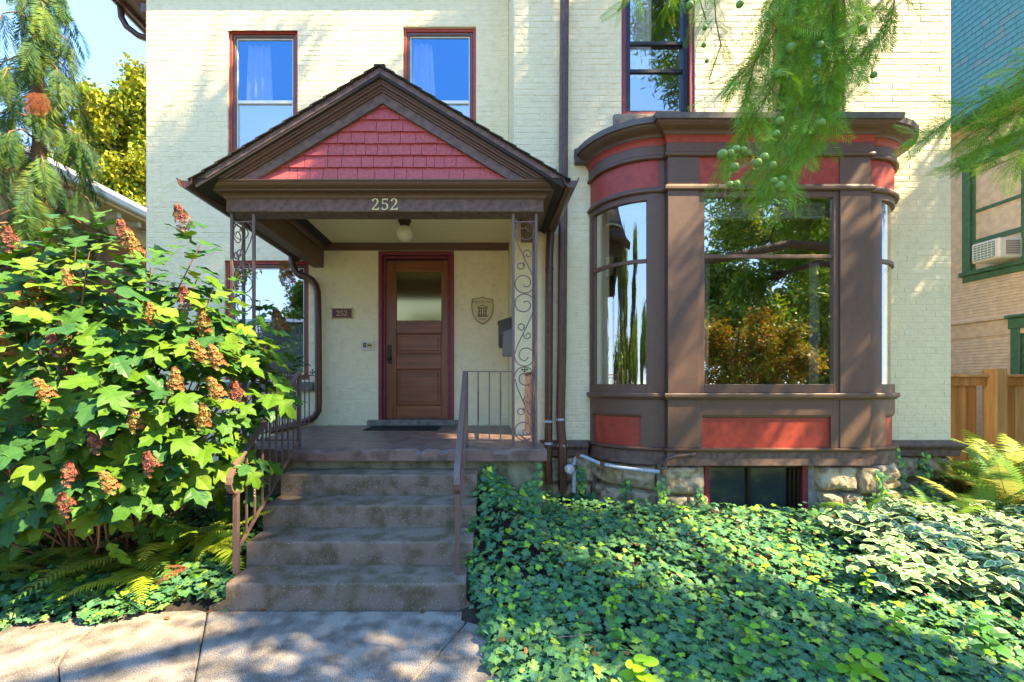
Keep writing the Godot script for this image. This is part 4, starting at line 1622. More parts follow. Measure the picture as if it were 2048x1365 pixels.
func build_steps() -> void:
	var st := thing("front_steps", "brown painted concrete steps with worn mossy treads up to the porch", "steps", Vector3(-0.9, 0, -2.93))
	var hs := [0.0, 0.166, 0.331, 0.503, 0.680]
	var zs := [2.921, 3.223, 3.540, 3.852, 4.12]
	var xl := [-1.665, -1.69, -1.73, -1.73]
	var xr := [-0.125, -0.085, -0.07, -0.07]
	for i in 4:
		var m := MB.new()
		var y0: float = -0.05 if i == 0 else hs[i] - 0.04
		var a := Vector3(xl[i], y0, -zs[i + 1] - 0.06)
		var b := Vector3(xr[i], hs[i + 1], -zs[i])
		step_block(m, a, b, 7 + i)
		if i == 0:
			for k in m.v.size():
				if m.v[k].y < 0.05:
					m.v[k].x += 0.045 if m.v[k].x > -0.9 else -0.10
					m.v[k].z += 0.010
		part(st, "step", m, M.step_concrete)
	var m := MB.new()
	m.span(Vector3(-2.33, -0.1, -ZB + 0.01), Vector3(0.515, 0.764, -4.125))
	part(st, "porch_base", m, M.base_paint)
	m = MB.new()
	step_block(m, Vector3(-2.37, 0.7645, -ZB + 0.003), Vector3(0.551, YF, -4.044), 21)
	part(st, "porch_floor", m, M.slab_paint)


# concrete block with a rounded, chipped front edge
func step_block(m: MB, a: Vector3, b: Vector3, s: int) -> void:
	var nz := FastNoiseLite.new()
	nz.seed = s
	nz.frequency = 6.0
	nz.fractal_octaves = 3
	var n := 60
	var prof := []
	# front bottom -> front top -> top back, as (z, y)
	prof.append(Vector2(b.z, a.y))
	for k in 5:
		prof.append(Vector2(b.z, lerpf(a.y, b.y - 0.022, (k + 1) / 5.0)))
	for k in 4:
		var an := (k + 1) / 4.0 * PI / 2
		prof.append(Vector2(b.z - 0.016 + 0.016 * cos(an), b.y - 0.016 + 0.016 * sin(an)))
	for k in 6:
		prof.append(Vector2(lerpf(b.z - 0.016, a.z, (k + 1) / 6.0), b.y))
	var pts := []
	for i in prof.size():
		var row := []
		for j in n + 1:
			var x := lerpf(a.x, b.x, j / float(n))
			var p := Vector3(x, prof[i].y, prof[i].x)
			var w := nz.get_noise_3dv(p * Vector3(0.7, 1, 1)) * 0.004
			if i >= 5 and i <= 9:
				var chip := nz.get_noise_3dv(Vector3(x * 1.6, 4.0, s))
				chip = maxf(0.0, chip - 0.22) * 0.07
				p.z -= chip
				p.y -= chip * 0.8
			p.z += w * (1.0 if i < 9 else 0.0)
			p.y += w * 0.5 * (1.0 if i >= 6 else 0.0)
			row.append(p)
		pts.append(row)
	m.grid(pts, Vector3(0, 1, 1))
	for e in [0, n]:
		var o := Vector3.LEFT if e == 0 else Vector3.RIGHT
		for i in prof.size() - 1:
			m.th(pts[i][e], pts[i + 1][e], Vector3(pts[0][e].x, a.y, a.z), o)
	m.qh(Vector3(a.x, a.y, b.z), Vector3(b.x, a.y, b.z), Vector3(b.x, a.y, a.z), Vector3(a.x, a.y, a.z), Vector3.DOWN)


func text_into(owner_: Node, called: String, words: String, p: Vector3, h: float, m: Material, serif := true, depth := 0.004, face := Basis()) -> MeshInstance3D:
	var f := SystemFont.new()
	f.font_names = PackedStringArray(["Droid Serif" if serif else "Droid Sans"])
	var t := TextMesh.new()
	t.text = words
	t.font = f
	t.font_size = 64
	t.pixel_size = h / (64.0 * 0.72)
	t.depth = depth
	t.curve_step = 1.5
	var o := put(owner_, called, t, m, Transform3D(face, p))
	return o


func build_fittings() -> void:
	# 252 on the beam
	var hn := thing("house_number", "brass house number digits fixed to the porch beam", "house number", Vector3(X(770, GZ), 3.05, -GZ))
	for k in [["2", 751.5], ["5", 770.5], ["2", 789]]:
		text_into(hn, "digit", k[0], Vector3(X(k[1], GZ), Y(410, GZ), -GZ + 0.005), 0.104, M.brass, true, 0.008)
	# plaque beside the door
	var z := -ZB + 0.009
	var pq := thing("number_plaque", "small plum number plaque with gold rim on the wall beside the door", "plaque", Vector3(X(684.5, ZB), Y(638, ZB), z))
	var m := MB.new()
	m.bspan(Vector3(X(665, ZB), Y(636.5, ZB), z - 0.004), Vector3(X(704, ZB), Y(618.5, ZB), z + 0.012), 0.003)
	part(pq, "board", m, M.plum)
	m = MB.new()
	rect_frame(m, X(664, ZB), X(705, ZB), Y(637.5, ZB), Y(617.5, ZB), z + 0.0, 0.008, 0.016, 0.002)
	for sx in [664.0, 705.0]:
		for sy in [617.5, 637.5]:
			m.bevel(Vector3(X(sx, ZB), Y(sy, ZB), z + 0.008), Vector3(0.024, 0.024, 0.018), 0.004)
	part(pq, "rim", m, M.brass)
	text_into(pq, "digits", "252", Vector3(X(684.5, ZB), Y(627.5, ZB), z + 0.014), 0.068, M.brass, true, 0.004)
	# bell panel
	var bell := thing("doorbell_panel", "cream doorbell panel with black buttons on the wall by the door", "doorbell", Vector3(X(736, ZB), Y(701, ZB), z))
	m = MB.new()
	m.bspan(Vector3(X(722.5, ZB), Y(701, ZB), z - 0.004), Vector3(X(748.5, ZB), Y(682, ZB), z + 0.012), 0.003)
	part(bell, "plate", m, M.offwhite)
	m = MB.new()
	m.bspan(Vector3(X(734, ZB), Y(696, ZB), z + 0.0125), Vector3(X(745, ZB), Y(687, ZB), z + 0.018), 0.002)
	part(bell, "name_strip", m, M.brass)
	for k in 3:
		m = MB.new()
		m.bspan(Vector3(X(726.5, ZB), Y(689 + k * 3.4, ZB), z + 0.0125), Vector3(X(733, ZB), Y(686.6 + k * 3.4, ZB), z + 0.019), 0.002)
		part(bell, "button", m, M.iron_dark)
	m = MB.new()
	m.bspan(Vector3(X(735, ZB), Y(692.6, ZB), z + 0.0185), Vector3(X(744, ZB), Y(690, ZB), z + 0.020), 0.0005)
	part(bell, "slot", m, M.iron_dark)
	# shield
	var sh := thing("shield_plaque", "tan shield plaque with temple emblem on the wall right of the door", "plaque", Vector3(X(965, ZB), Y(650, ZB), z))
	var outline := [[944, 599], [953, 598], [960, 596.5], [965, 594.5], [970, 596.5], [977, 598], [986, 599], [987, 610], [986.5, 622], [983, 634], [976, 643], [965, 650], [954, 643], [947, 634], [943.5, 622], [943, 610]]
	for k in [[1.0, 0.012, "rim", M.ink], [0.94, 0.016, "board", M.shield]]:
		m = MB.new()
		var poly := []
		for q in outline:
			poly.append(Vector3(X(965 + (q[0] - 965) * k[0], ZB), Y(621 + (q[1] - 621) * k[0], ZB), z))
		poly.insert(0, Vector3(X(965, ZB), Y(621, ZB), z))
		for i in range(1, poly.size()):
			var a: Vector3 = poly[i]
			var b: Vector3 = poly[i % (poly.size() - 1) + 1]
			m.th(poly[0] + Vector3(0, 0, k[1]), a + Vector3(0, 0, k[1]), b + Vector3(0, 0, k[1]), Vector3.BACK)
			m.qh(a, b, b + Vector3(0, 0, k[1]), a + Vector3(0, 0, k[1]), (a + b) * 0.5 - poly[0])
		part(sh, k[2], m, k[3])
	text_into(sh, "lettering", "HERITAGE HILL", Vector3(X(965, ZB), Y(605, ZB), z + 0.017), 0.026, M.ink, true, 0.002)
	text_into(sh, "lettering", "HOME", Vector3(X(965, ZB), Y(639.5, ZB), z + 0.017), 0.024, M.ink, true, 0.002)
	m = MB.new()
	var zt := z + 0.017
	for k in [[954, 976, 632.5, 634.5], [955.5, 974.5, 630.3, 631.8], [955, 975, 616.2, 617.8], [957, 959.2, 617.8, 630.3], [961.6, 963.4, 617.8, 630.3], [966.6, 968.4, 617.8, 630.3], [970.8, 973, 617.8, 630.3], [957, 963, 623.6, 624.8], [966.8, 972.8, 623.6, 624.8]]:
		m.span(Vector3(X(k[0], ZB), Y(k[3], ZB), zt - 0.002), Vector3(X(k[1], ZB), Y(k[2], ZB), zt + 0.0015))
	m.prism([Vector3(X(954.5, ZB), Y(616, ZB), zt), Vector3(X(954.5, ZB), Y(615, ZB), zt), Vector3(X(965, ZB), Y(610.5, ZB), zt), Vector3(X(965, ZB), Y(612, ZB), zt)], Vector3(0, 0, 0.0015))
	m.prism([Vector3(X(975.5, ZB), Y(616, ZB), zt), Vector3(X(975.5, ZB), Y(615, ZB), zt), Vector3(X(965, ZB), Y(610.5, ZB), zt), Vector3(X(965, ZB), Y(612, ZB), zt)], Vector3(0, 0, 0.0015))
	part(sh, "emblem", m, M.ink)
	# mailboxes on the side of the projection
	var xr := X(1028, ZW) - 0.006
	for k in [["dark brown metal mailbox on the porch side wall, above the grey one", 5.60, 5.86, 2.13, 2.24, 0.155, M.mailbox, 694.0, 636.0], ["grey metal mailbox on the porch side wall, below the dark one", 5.28, 5.50, 1.78, 2.1, 0.115, M.mailbox_grey, 712.0, 658.0]]:
		var ya := Y(k[7], k[1])
		var yb := Y(k[8], k[1])
		var t := thing("mailbox", k[0], "mailbox", Vector3(xr, ya, -k[1]))
		m = MB.new()
		var d: float = k[5]
		m.prism([Vector3(xr, ya, -k[1]), Vector3(xr - d * 0.86, ya, -k[1]), Vector3(xr - d, ya + 0.02, -k[1]), Vector3(xr - d, yb - 0.05, -k[1]), Vector3(xr, yb - 0.002, -k[1])], Vector3(0, 0, -(k[2] - k[1])))
		part(t, "box", m, k[6])
		m = MB.new()
		m.prism([Vector3(xr, yb + 0.012, -k[1] + 0.008), Vector3(xr - d - 0.012, yb - 0.040, -k[1] + 0.008), Vector3(xr - d - 0.012, yb - 0.055, -k[1] + 0.008), Vector3(xr, yb, -k[1] + 0.008)], Vector3(0, 0, -(k[2] - k[1]) - 0.016))
		part(t, "lid", m, k[6])
	# door mat
	var mat := thing("door_mat", "black ribbed rubber mat lying on the porch floor at the door", "door mat", Vector3(-1.05, YF, -5.9))
	m = MB.new()
	m.bevel(Vector3(-1.05, YF + 0.007, -5.88), Vector3(0.92, 0.012, 0.50), 0.004)
	part(mat, "backing", m, M.rubber)
	m = MB.new()
	for i in 17:
		m.bevel(Vector3(-1.05, YF + 0.0145, -6.09 + i * 0.0262), Vector3(0.86, 0.004, 0.014), 0.001)
	part(mat, "ribs", m, M.rubber)
	# porch lamp, unlit
	var lz := 5.42
	var lx := X(809, lz)
	var lamp := thing("porch_lamp", "unlit cream glass globe lamp with bronze cap on the porch ceiling", "ceiling lamp", Vector3(lx, 3.40, -lz))
	m = MB.new()
	m.lathe(Vector3(lx, 3.40, -lz), [Vector2(0, 0), Vector2(0.078, 0.0), Vector2(0.078, -0.02), Vector2(0.066, -0.032), Vector2(0.06, -0.05), Vector2(0.05, -0.062), Vector2(0.048, -0.075), Vector2(0.0, -0.076)], 24)
	part(lamp, "cap", m, M.bronze)
	m = MB.new()
	var pr := []
	for i in 15:
		var a := lerpf(0.5, PI, i / 14.0)
		pr.append(Vector2(sin(a) * 0.098, cos(a) * 0.098))
	m.lathe(Vector3(lx, 3.40 - 0.158, -lz), pr, 28)
	part(lamp, "globe", m, M.globe)
	# gutters and downspouts
	for k in [[-1.0, -2.60, ZB - 0.02, "porch gutter along the left eave of the gabled porch roof"], [1.0, 0.745, ZW - 0.02, "porch gutter along the right eave of the gabled porch roof"]]:
		var t := thing("gutter", "brown half-round " + k[3], "gutter", Vector3(k[1], 3.13, -3.97), "porch roof gutters")
		m = MB.new()
		var rings := []
		for e in 2:
			for rad in [0.064, 0.058]:
				var row := []
				for i in 15:
					var a := PI + PI * i / 14.0
					row.append(Vector3(k[1] + rad * cos(a), 3.225 + 1.25 * rad * sin(a), -3.93 if e == 0 else -k[2]))
				rings.append(row)
		for i in 14:
			m.qh(rings[0][i], rings[0][i + 1], rings[2][i + 1], rings[2][i], Vector3(rings[0][i].x - k[1], rings[0][i].y - 3.225, 0))
			m.qh(rings[1][i], rings[1][i + 1], rings[3][i + 1], rings[3][i], -Vector3(rings[0][i].x - k[1], rings[0][i].y - 3.225, 0))
			m.qh(rings[0][i], rings[0][i + 1], rings[1][i + 1], rings[1][i], Vector3.BACK)
		for sg in [0, 14]:
			m.tube([rings[0][sg], rings[2][sg]], 0.007, 6)
		part(t, "trough", m, M.gutter)
		m = MB.new()
		# end plate set a little inside
		for i in 14:
			m.th(Vector3(k[1], 3.225, -3.97), Vector3(k[1] + 0.058 * cos(PI + PI * i / 14.0), 3.225 + 0.0725 * sin(PI + PI * i / 14.0), -3.97), Vector3(k[1] + 0.058 * cos(PI + PI * (i + 1) / 14.0), 3.225 + 0.0725 * sin(PI + PI * (i + 1) / 14.0), -3.97), Vector3.BACK)
		part(t, "end_plate", m, M.gutter)
	var zl := 6.235
	var d1 := thing("downspout", "brown downspout with S bend running down the wall left of the door", "downspout", P(636, 848, zl))
	m = MB.new()
	m.tube([P(584, 505, zl), P(584, 524, zl), P(587, 537, zl), P(594, 547, zl), P(603, 552, zl), P(614, 555, zl), P(624, 561, zl), P(631, 571, zl), P(635, 585, zl), P(636, 640, zl), P(637, 805, zl), P(636, 822, zl), P(629, 834, zl), P(615, 842, zl + 0.01), P(594, 849, zl + 0.02), P(540, 862, zl + 0.03)], 0.047, 12)
	var dp := part(d1, "pipe", m, M.gutter)
	for q in [[[P(600, 551, zl), P(604, 552.5, zl)], 0.051], [[P(613, 842, zl), P(609, 844, zl)], 0.051]]:
		m = MB.new()
		m.tube(q[0], q[1], 12)
		part(dp, "joint", m, M.gutter)
	var zr := 5.10
	var d2 := thing("downspout", "thinner brown downspout from the porch gutter beside the projecting wall", "downspout", P(1098, 965, zr))
	m = MB.new()
	m.tube([P(1101, 455, zr), P(1101, 475, zr), P(1099, 500, zr), P(1097, 880, zr), P(1097, 925, zr), P(1098, 968, zr)], 0.044, 12)
	part(d2, "pipe", m, M.gutter)
	var d3 := thing("downspout", "taller brown downspout running from the eaves down the projecting wall", "downspout", P(1125, 980, zr))
	m = MB.new()
	corrugated(m, [Vector3(X(1130, zr), 7.0, -zr), P(1129, 0, zr), P(1127, 300, zr), P(1124, 700, zr), P(1121, 835, zr), P(1122, 860, zr), P(1125, 895, zr - 0.01), P(1126, 980, zr - 0.02)], 0.052)
	part(d3, "pipe", m, M.gutter)
	for q in [[d2, 1097, 843, 0.047], [d2, 1097, 887, 0.047], [d3, 1121, 839, 0.057], [d3, 1125, 891, 0.057]]:
		m = MB.new()
		m.tube([P(q[1], q[2] - 2.0, zr), P(q[1], q[2] + 2.5, zr)], q[3], 12)
		part(q[0], "sealed_joint", m, M.seam_tape)
	m = MB.new()
	m.tube([P(1099, 537, zr), P(1099, 542, zr)], 0.048, 12)
	part(d2, "joint", m, M.gutter)
	# gas pipe along the stones under the bay
	var gp := thing("gas_pipe", "peeling pale blue pipe with rusty elbows along the stone under the bay", "pipe", P(1150, 960, 4.95))
	m = MB.new()
	m.tube([P(1148, 985, 4.95), P(1148, 930, 4.95), P(1150, 919, 4.94), P(1157, 912, 4.92), P(1166, 913, 4.90), P(1200, 928, 4.82), P(1240, 936, 4.70), P(1290, 942, 4.60), P(1328, 945, 4.53)], 0.021, 8)
	part(gp, "pipe", m, M.pipe_blue)
	for q in [[1148, 935, 4.95], [1157, 912, 4.92], [1206, 929, 4.80], [1325, 944.5, 4.535]]:
		m = MB.new()
		m.lathe(P(q[0], q[1], q[2]) - Vector3(0, 0.03, 0), [Vector2(0.0, 0.0), Vector2(0.029, 0.004), Vector2(0.031, 0.03), Vector2(0.029, 0.056), Vector2(0, 0.06)], 10)
		part(gp, "elbow", m, M.rust)
	m = MB.new()
	m.lathe(P(1138, 938, 4.95), [Vector2(0.0, 0.0), Vector2(0.05, 0.0), Vector2(0.055, 0.02), Vector2(0.055, 0.05), Vector2(0.04, 0.075), Vector2(0, 0.08)], 14, Vector3.BACK)
	part(gp, "meter_valve", m, M.pipe_blue)
	var vp := thing("vent_pipe", "short brown capped pipe fixed under the base board of the bay", "pipe", P(1332, 920, 4.50))
	m = MB.new()
	m.tube([P(1331, 935, 4.52), P(1331, 925, 4.52), P(1336, 918, 4.51), P(1350, 914, 4.50), P(1383, 910, 4.49)], 0.018, 8)
	part(vp, "pipe", m, M.brown)
	m = MB.new()
	m.tube([P(1380, 911, 4.49), P(1391, 909.5, 4.49)], 0.023, 8)
	part(vp, "cap", m, M.brown)


func corrugated(m: MB, path: Array, r: float) -> void:
	m.tube(path, r * 0.92, 10)
	for k in 4:
		var a := PI * 0.25 + k * PI / 2 - PI * 0.0
		var o := Vector3(cos(a), 0, sin(a)) * r * 0.68
		var p2 := []
		for p in path:
			p2.append(p + o)
		m.tube(p2, r * 0.42, 8)


# ------------------------------------------------------------------ neighbours and fence
func build_neighbours() -> void:
	var xn := 8.0
	var nb := thing("neighbouring_house", "peach clapboard house with teal shingled gable and green window trim", "house", Vector3(xn + 2, 0, -8))
	var win := [-7.60, -6.62, 3.30, 5.02]      # z0, z1, y0, y1
	var low := [-6.9, -6.1, 0.9, 2.28]
	var m := MB.new()
	m.span(Vector3(xn + 0.02, -0.1, -13.0), Vector3(xn + 6.0, 9.5, -5.4))
	var body := part(nb, "wall", m, M.siding)
	m = MB.new()
	var y := 0.1
	while y < 5.35:
		var h := 0.0495
		if y > 2.19 and y < 2.50:
			y = 2.50
		for iv in open_spans(-13.0, -5.38, y + h * 0.5, [[win[0], win[1], win[2], win[3]], [low[0], low[1], low[2], low[3]]]):
			var a := Vector3(xn, y, iv[0])
			var b := Vector3(xn, y, iv[1])
			var o := Vector3(-0.013, 0, 0)
			m.qh(a + o, b + o, b + Vector3(-0.003, h, 0), a + Vector3(-0.003, h, 0), Vector3.LEFT)
			m.qh(a + o, b + o, b + Vector3(0.01, 0, 0), a + Vector3(0.01, 0, 0), Vector3.DOWN)
		y += h
	part(body, "clapboards", m, M.siding).set_meta("kind", "stuff")
	m = MB.new()
	m.bspan(Vector3(xn - 0.02, 2.20, -13.0), Vector3(xn + 0.01, 2.44, -5.37), 0.006)
	m.bspan(Vector3(xn - 0.045, 2.441, -13.0), Vector3(xn + 0.01, 2.50, -5.36), 0.012)
	m.bspan(Vector3(xn - 0.03, 5.35, -13.0), Vector3(xn + 0.01, 5.62, -5.36), 0.01)
	m.bspan(Vector3(xn - 0.10, 5.621, -13.0), Vector3(xn + 0.01, 5.70, -5.34), 0.02)
	part(nb, "trim_band", m, M.siding_trim)
	# shingles flare out over the band
	m = MB.new()
	var mats := [M.teal_a, M.teal_a, M.teal_a, M.teal_b, M.teal_b, M.teal_worn]
	m.bspan(Vector3(xn - 0.27, 5.72, -13.0), Vector3(xn + 0.01, 5.80, -5.33), 0.01)
	var gb := part(nb, "gable_base", m, M.green_paint)
	var r := RandomNumberGenerator.new()
	r.seed = 5
	var rest := MB.new()
	var count := 0
	for i in 36:
		var ya := 5.80 + i * 0.098
		var z := -5.4 - (0.06 if i % 2 else 0.0)
		while z > -9.6:
			var w := r.randf_range(0.10, 0.16)
			var f0 := 0.25 * exp(-(ya - 5.8) / 0.45) + 0.012
			var f1 := 0.25 * exp(-(ya + 0.11 - 5.8) / 0.45)
			var sm := MB.new()
			var tgt := sm
			var near := z < -6.15 and z > -8.15 and ya < 7.55 and count < 290
			if not near:
				tgt = rest
			var a := Vector3(xn - f0, ya - r.randf_range(0, 0.005), z)
			var b := Vector3(xn - f0, ya - r.randf_range(0, 0.005), z - w + 0.005)
			var c := Vector3(xn - f1, ya + 0.11, z - w + 0.005)
			var d := Vector3(xn - f1, ya + 0.11, z)
			tgt.qh(a, b, c, d, Vector3.LEFT)
			tgt.qh(a, b, b + Vector3(0.014, 0, 0), a + Vector3(0.014, 0, 0), Vector3.DOWN)
			tgt.qh(a, d, d + Vector3(0.014, 0, 0), a + Vector3(0.014, 0, 0), Vector3.BACK)
			tgt.qh(b, c, c + Vector3(0.014, 0, 0), b + Vector3(0.014, 0, 0), Vector3.FORWARD)
			if near:
				part(gb, "shingle", sm, mats[r.randi() % 6])
				count += 1
			z -= w
	part(gb, "shingle_field", rest, M.teal_a).set_meta("kind", "stuff")
	# windows
	for k in [[win, true], [low, false]]:
		var w: Array = k[0]
		m = MB.new()
		for q in [[w[0] - 0.0, w[0] + 0.12, w[2], w[3]], [w[1] - 0.12, w[1], w[2], w[3]]]:
			m.bspan(Vector3(xn - 0.035, q[2], q[0]), Vector3(xn + 0.05, q[3], q[1]), 0.006)
		m.bspan(Vector3(xn - 0.04, w[3], w[0] - 0.03), Vector3(xn + 0.05, w[3] + 0.16, w[1] + 0.03), 0.008)
		m.bspan(Vector3(xn - 0.07, w[3] + 0.161, w[0] - 0.06), Vector3(xn + 0.05, w[3] + 0.21, w[1] + 0.06), 0.012)
		m.bspan(Vector3(xn - 0.06, w[2] - 0.07, w[0] - 0.04), Vector3(xn + 0.05, w[2], w[1] + 0.04), 0.01)
		m.bspan(Vector3(xn - 0.03, w[2] - 0.17, w[0]), Vector3(xn + 0.05, w[2] - 0.071, w[1]), 0.006)
		var cas := part(nb, "window", m, M.green_paint)
		m = MB.new()
		var za: float = w[0] + 0.121
		var zb: float = w[1] - 0.121
		for q in [[za, za + 0.05, w[2], w[3]], [zb - 0.05, zb, w[2], w[3]]]:
			m.bspan(Vector3(xn + 0.0, q[2], q[0]), Vector3(xn + 0.06, q[3], q[1]), 0.004)
		var ym: float = lerpf(w[2], w[3], 0.56)
		m.bspan(Vector3(xn + 0.0, ym - 0.025, za + 0.05), Vector3(xn + 0.06, ym + 0.025, zb - 0.05), 0.004)
		m.bspan(Vector3(xn + 0.0, w[3] - 0.05, za + 0.05), Vector3(xn + 0.06, w[3], zb - 0.05), 0.004)
		m.bspan(Vector3(xn + 0.0, w[2] + 0.42, za + 0.05), Vector3(xn + 0.06, w[2] + 0.50, zb - 0.05), 0.004)
		part(cas, "sash", m, M.green_paint)
		m = MB.new()
		m.span(Vector3(xn + 0.03, w[2], za), Vector3(xn + 0.034, w[3], zb))
		part(cas, "pane", m, M.glass)
		m = MB.new()
		m.span(Vector3(xn + 0.045, w[2], za), Vector3(xn + 0.05, w[3], zb))
		part(cas, "roller_shade", m, M.shade_cloth if k[1] else M.green_paint)
	m = MB.new()
	m.prism([Vector3(xn - 0.5, 9.4, -5.0), Vector3(xn + 3.0, 12.2, -5.0), Vector3(xn + 6.5, 9.4, -5.0)], Vector3(0, 0, -8.4))
	part(nb, "roof", m, M.roofing)

	# air conditioner in the upper window
	var ac := thing("air_conditioner", "white window air conditioner with teal grille in the green framed window", "air conditioner", Vector3(xn - 0.1, 3.31, -7.1))
	var za := -7.17
	var zb2 := -6.77
	m = MB.new()
	m.bspan(Vector3(xn - 0.34, 3.335, za), Vector3(xn + 0.06, 3.635, zb2), 0.02)
	part(ac, "case", m, M.ac_white)
	m = MB.new()
	m.bspan(Vector3(xn - 0.346, 3.365, za + 0.03), Vector3(xn - 0.338, 3.605, zb2 - 0.06), 0.002)
	part(ac, "grille", m, M.ac_grille)
	for i in 6:
		m = MB.new()
		m.bspan(Vector3(xn - 0.352, 3.380 + i * 0.038, za + 0.035), Vector3(xn - 0.3462, 3.390 + i * 0.038, zb2 - 0.065), 0.001)
		part(ac, "louvre", m, M.ac_white)
	for i in 6:
		m = MB.new()
		m.bspan(Vector3(xn - 0.3515, 3.37, za + 0.045 + i * 0.05), Vector3(xn - 0.3463, 3.60, za + 0.051 + i * 0.05), 0.001)
		part(ac, "louvre", m, M.ac_white)
	m = MB.new()
	m.span(Vector3(xn - 0.24, 3.38, zb2 + 0.0005), Vector3(xn - 0.04, 3.59, zb2 + 0.004))
	var sg := part(ac, "side_grille", m, M.ac_fin)
	for i in 8:
		m = MB.new()
		m.span(Vector3(xn - 0.236, 3.385 + i * 0.026, zb2 + 0.0042), Vector3(xn - 0.044, 3.392 + i * 0.026, zb2 + 0.008))
		part(sg, "fin", m, M.ac_white)

	# house on the left: eave with brackets over orange brick
	var lh := thing("neighbouring_house", "orange brick house with pale bracketed eaves behind the cedar", "house", Vector3(-9, 0, -10))
	m = MB.new()
	m.span(Vector3(-13, -0.1, -16), Vector3(-7.55, 4.80, -7.2))
	part(lh, "wall", m, M.far_brick)
	m = MB.new()
	m.bspan(Vector3(-13, 4.80, -16.3), Vector3(-7.03, 4.86, -6.85), 0.01)
	m.bspan(Vector3(-7.549, 4.45, -16.0), Vector3(-7.49, 4.799, -7.2), 0.01)
	part(lh, "soffit", m, M.soffit)
	m = MB.new()
	m.bspan(Vector3(-7.08, 4.865, -16.3), Vector3(-6.95, 4.99, -6.82), 0.02)
	part(lh, "gutter", m, M.white)
	var zz := -7.3
	while zz > -15:
		m = MB.new()
		m.bspan(Vector3(-7.489, 4.70, zz - 0.1), Vector3(-7.16, 4.799, zz), 0.012)
		part(lh, "bracket", m, M.white)
		zz -= 0.52
	m = MB.new()
	m.prism([Vector3(-6.97, 4.99, -6.8), Vector3(-10.5, 6.9, -6.8), Vector3(-14, 4.99, -6.8)], Vector3(0, 0, -9.6))
	part(lh, "roof", m, M.far_roof)


func build_fence() -> void:
	var zf := -6.5
	var f := thing("wooden_fence", "new orange cedar board fence between the two houses", "fence", Vector3(6.7, 0, zf))
	var x := 5.36
	var mats := [M.fence, M.fence, M.fence_pale, M.fence_deep]
	var i := 0
	while x < 7.95:
		var w := 0.138 + rr(-0.004, 0.004)
		if x < 7.29 and x + w > 7.11:
			x = 7.30
			continue
		var m := MB.new()
		m.bspan(Vector3(x + 0.003, 0.05, zf - 0.02 - rr(0, 0.004)), Vector3(x + w - 0.003, 1.50, zf), 0.003)
		part(f, "board", m, mats[rng.randi() % 4])
		x += w
		i += 1
	for k in [[5.34, 7.12], [7.30, 7.96]]:
		var m := MB.new()
		m.bspan(Vector3(k[0], 1.42, zf + 0.001), Vector3(k[1], 1.545, zf + 0.04), 0.004)
		part(f, "rail", m, M.fence)
		m = MB.new()
		m.bspan(Vector3(k[0], 1.546, zf - 0.06), Vector3(k[1], 1.585, zf + 0.075), 0.005)
		part(f, "cap_rail", m, M.fence_pale)
	var pm := MB.new()
	pm.bspan(Vector3(7.135, -0.05, zf - 0.03), Vector3(7.29, 1.665, zf + 0.16), 0.006)
	part(f, "post", pm, M.fence_pale)


# ------------------------------------------------------------------ plant pieces
# leaf lying along +z from its base, face up (+y)
func leaf_from(outline: Array, droop: float, fold: float, wave: float) -> ArrayMesh:
	var m := MB.new()
	m.colored = true
	var at := func(x: float, y: float, sd: float) -> Vector3:
		return Vector3(sd * x, -droop * y * y + fold * x - 1.8 * fold * x * x + wave * sin(y * 11.0 + sd * 2.0) * x, y)
	for sd in [-1.0, 1.0]:
		for i in outline.size() - 1:
			var a: Vector2 = outline[i]
			var b: Vector2 = outline[i + 1]
			var pa: Vector3 = at.call(0.0, a.y, sd)
			var pb: Vector3 = at.call(0.0, b.y, sd)
			var ha: Vector3 = at.call(a.x * 0.5, a.y, sd)
			var hb: Vector3 = at.call(b.x * 0.5, b.y, sd)
			m.col = Color(0.75, 0.75, 0.75)
			m.qh(pa, ha, hb, pb, Vector3.UP)
			m.qh(ha, at.call(a.x, a.y, sd), at.call(b.x, b.y, sd), hb, Vector3.UP)
			# side vein into each lobe
			if a.x > 0.2 and i > 0 and outline[i - 1].x < a.x and b.x <= a.x:
				m.col = Color(1.0, 0.98, 1.0)
				var st: Vector3 = at.call(0.0, a.y * 0.62, sd) + Vector3(0, 0.004, 0)
				var en: Vector3 = at.call(a.x * 0.9, a.y * 0.97, sd) + Vector3(0, 0.006, 0)
				var mi: Vector3 = at.call(a.x * 0.45, a.y * 0.8, sd) + Vector3(0, 0.006, 0)
				var w := Vector3(0, 0, 0.010)
				m.qh(st - w, st + w, mi + w * 0.7, mi - w * 0.7, Vector3.UP)
				m.th(mi - w * 0.7, mi + w * 0.7, en, Vector3.UP)
	m.col = Color(1.0, 1.0, 1.0)
	for i in 8:
		var y0 := i / 8.0
		var y1 := (i + 1) / 8.0
		var a: Vector3 = at.call(0.0, y0, 1.0) + Vector3(0, 0.006, 0)
		var b: Vector3 = at.call(0.0, y1, 1.0) + Vector3(0, 0.006, 0)
		var w := Vector3(0.011 * (1.1 - y0), 0, 0)
		m.qh(a - w, a + w, b + w, b - w, Vector3.UP)
	return m.mesh()


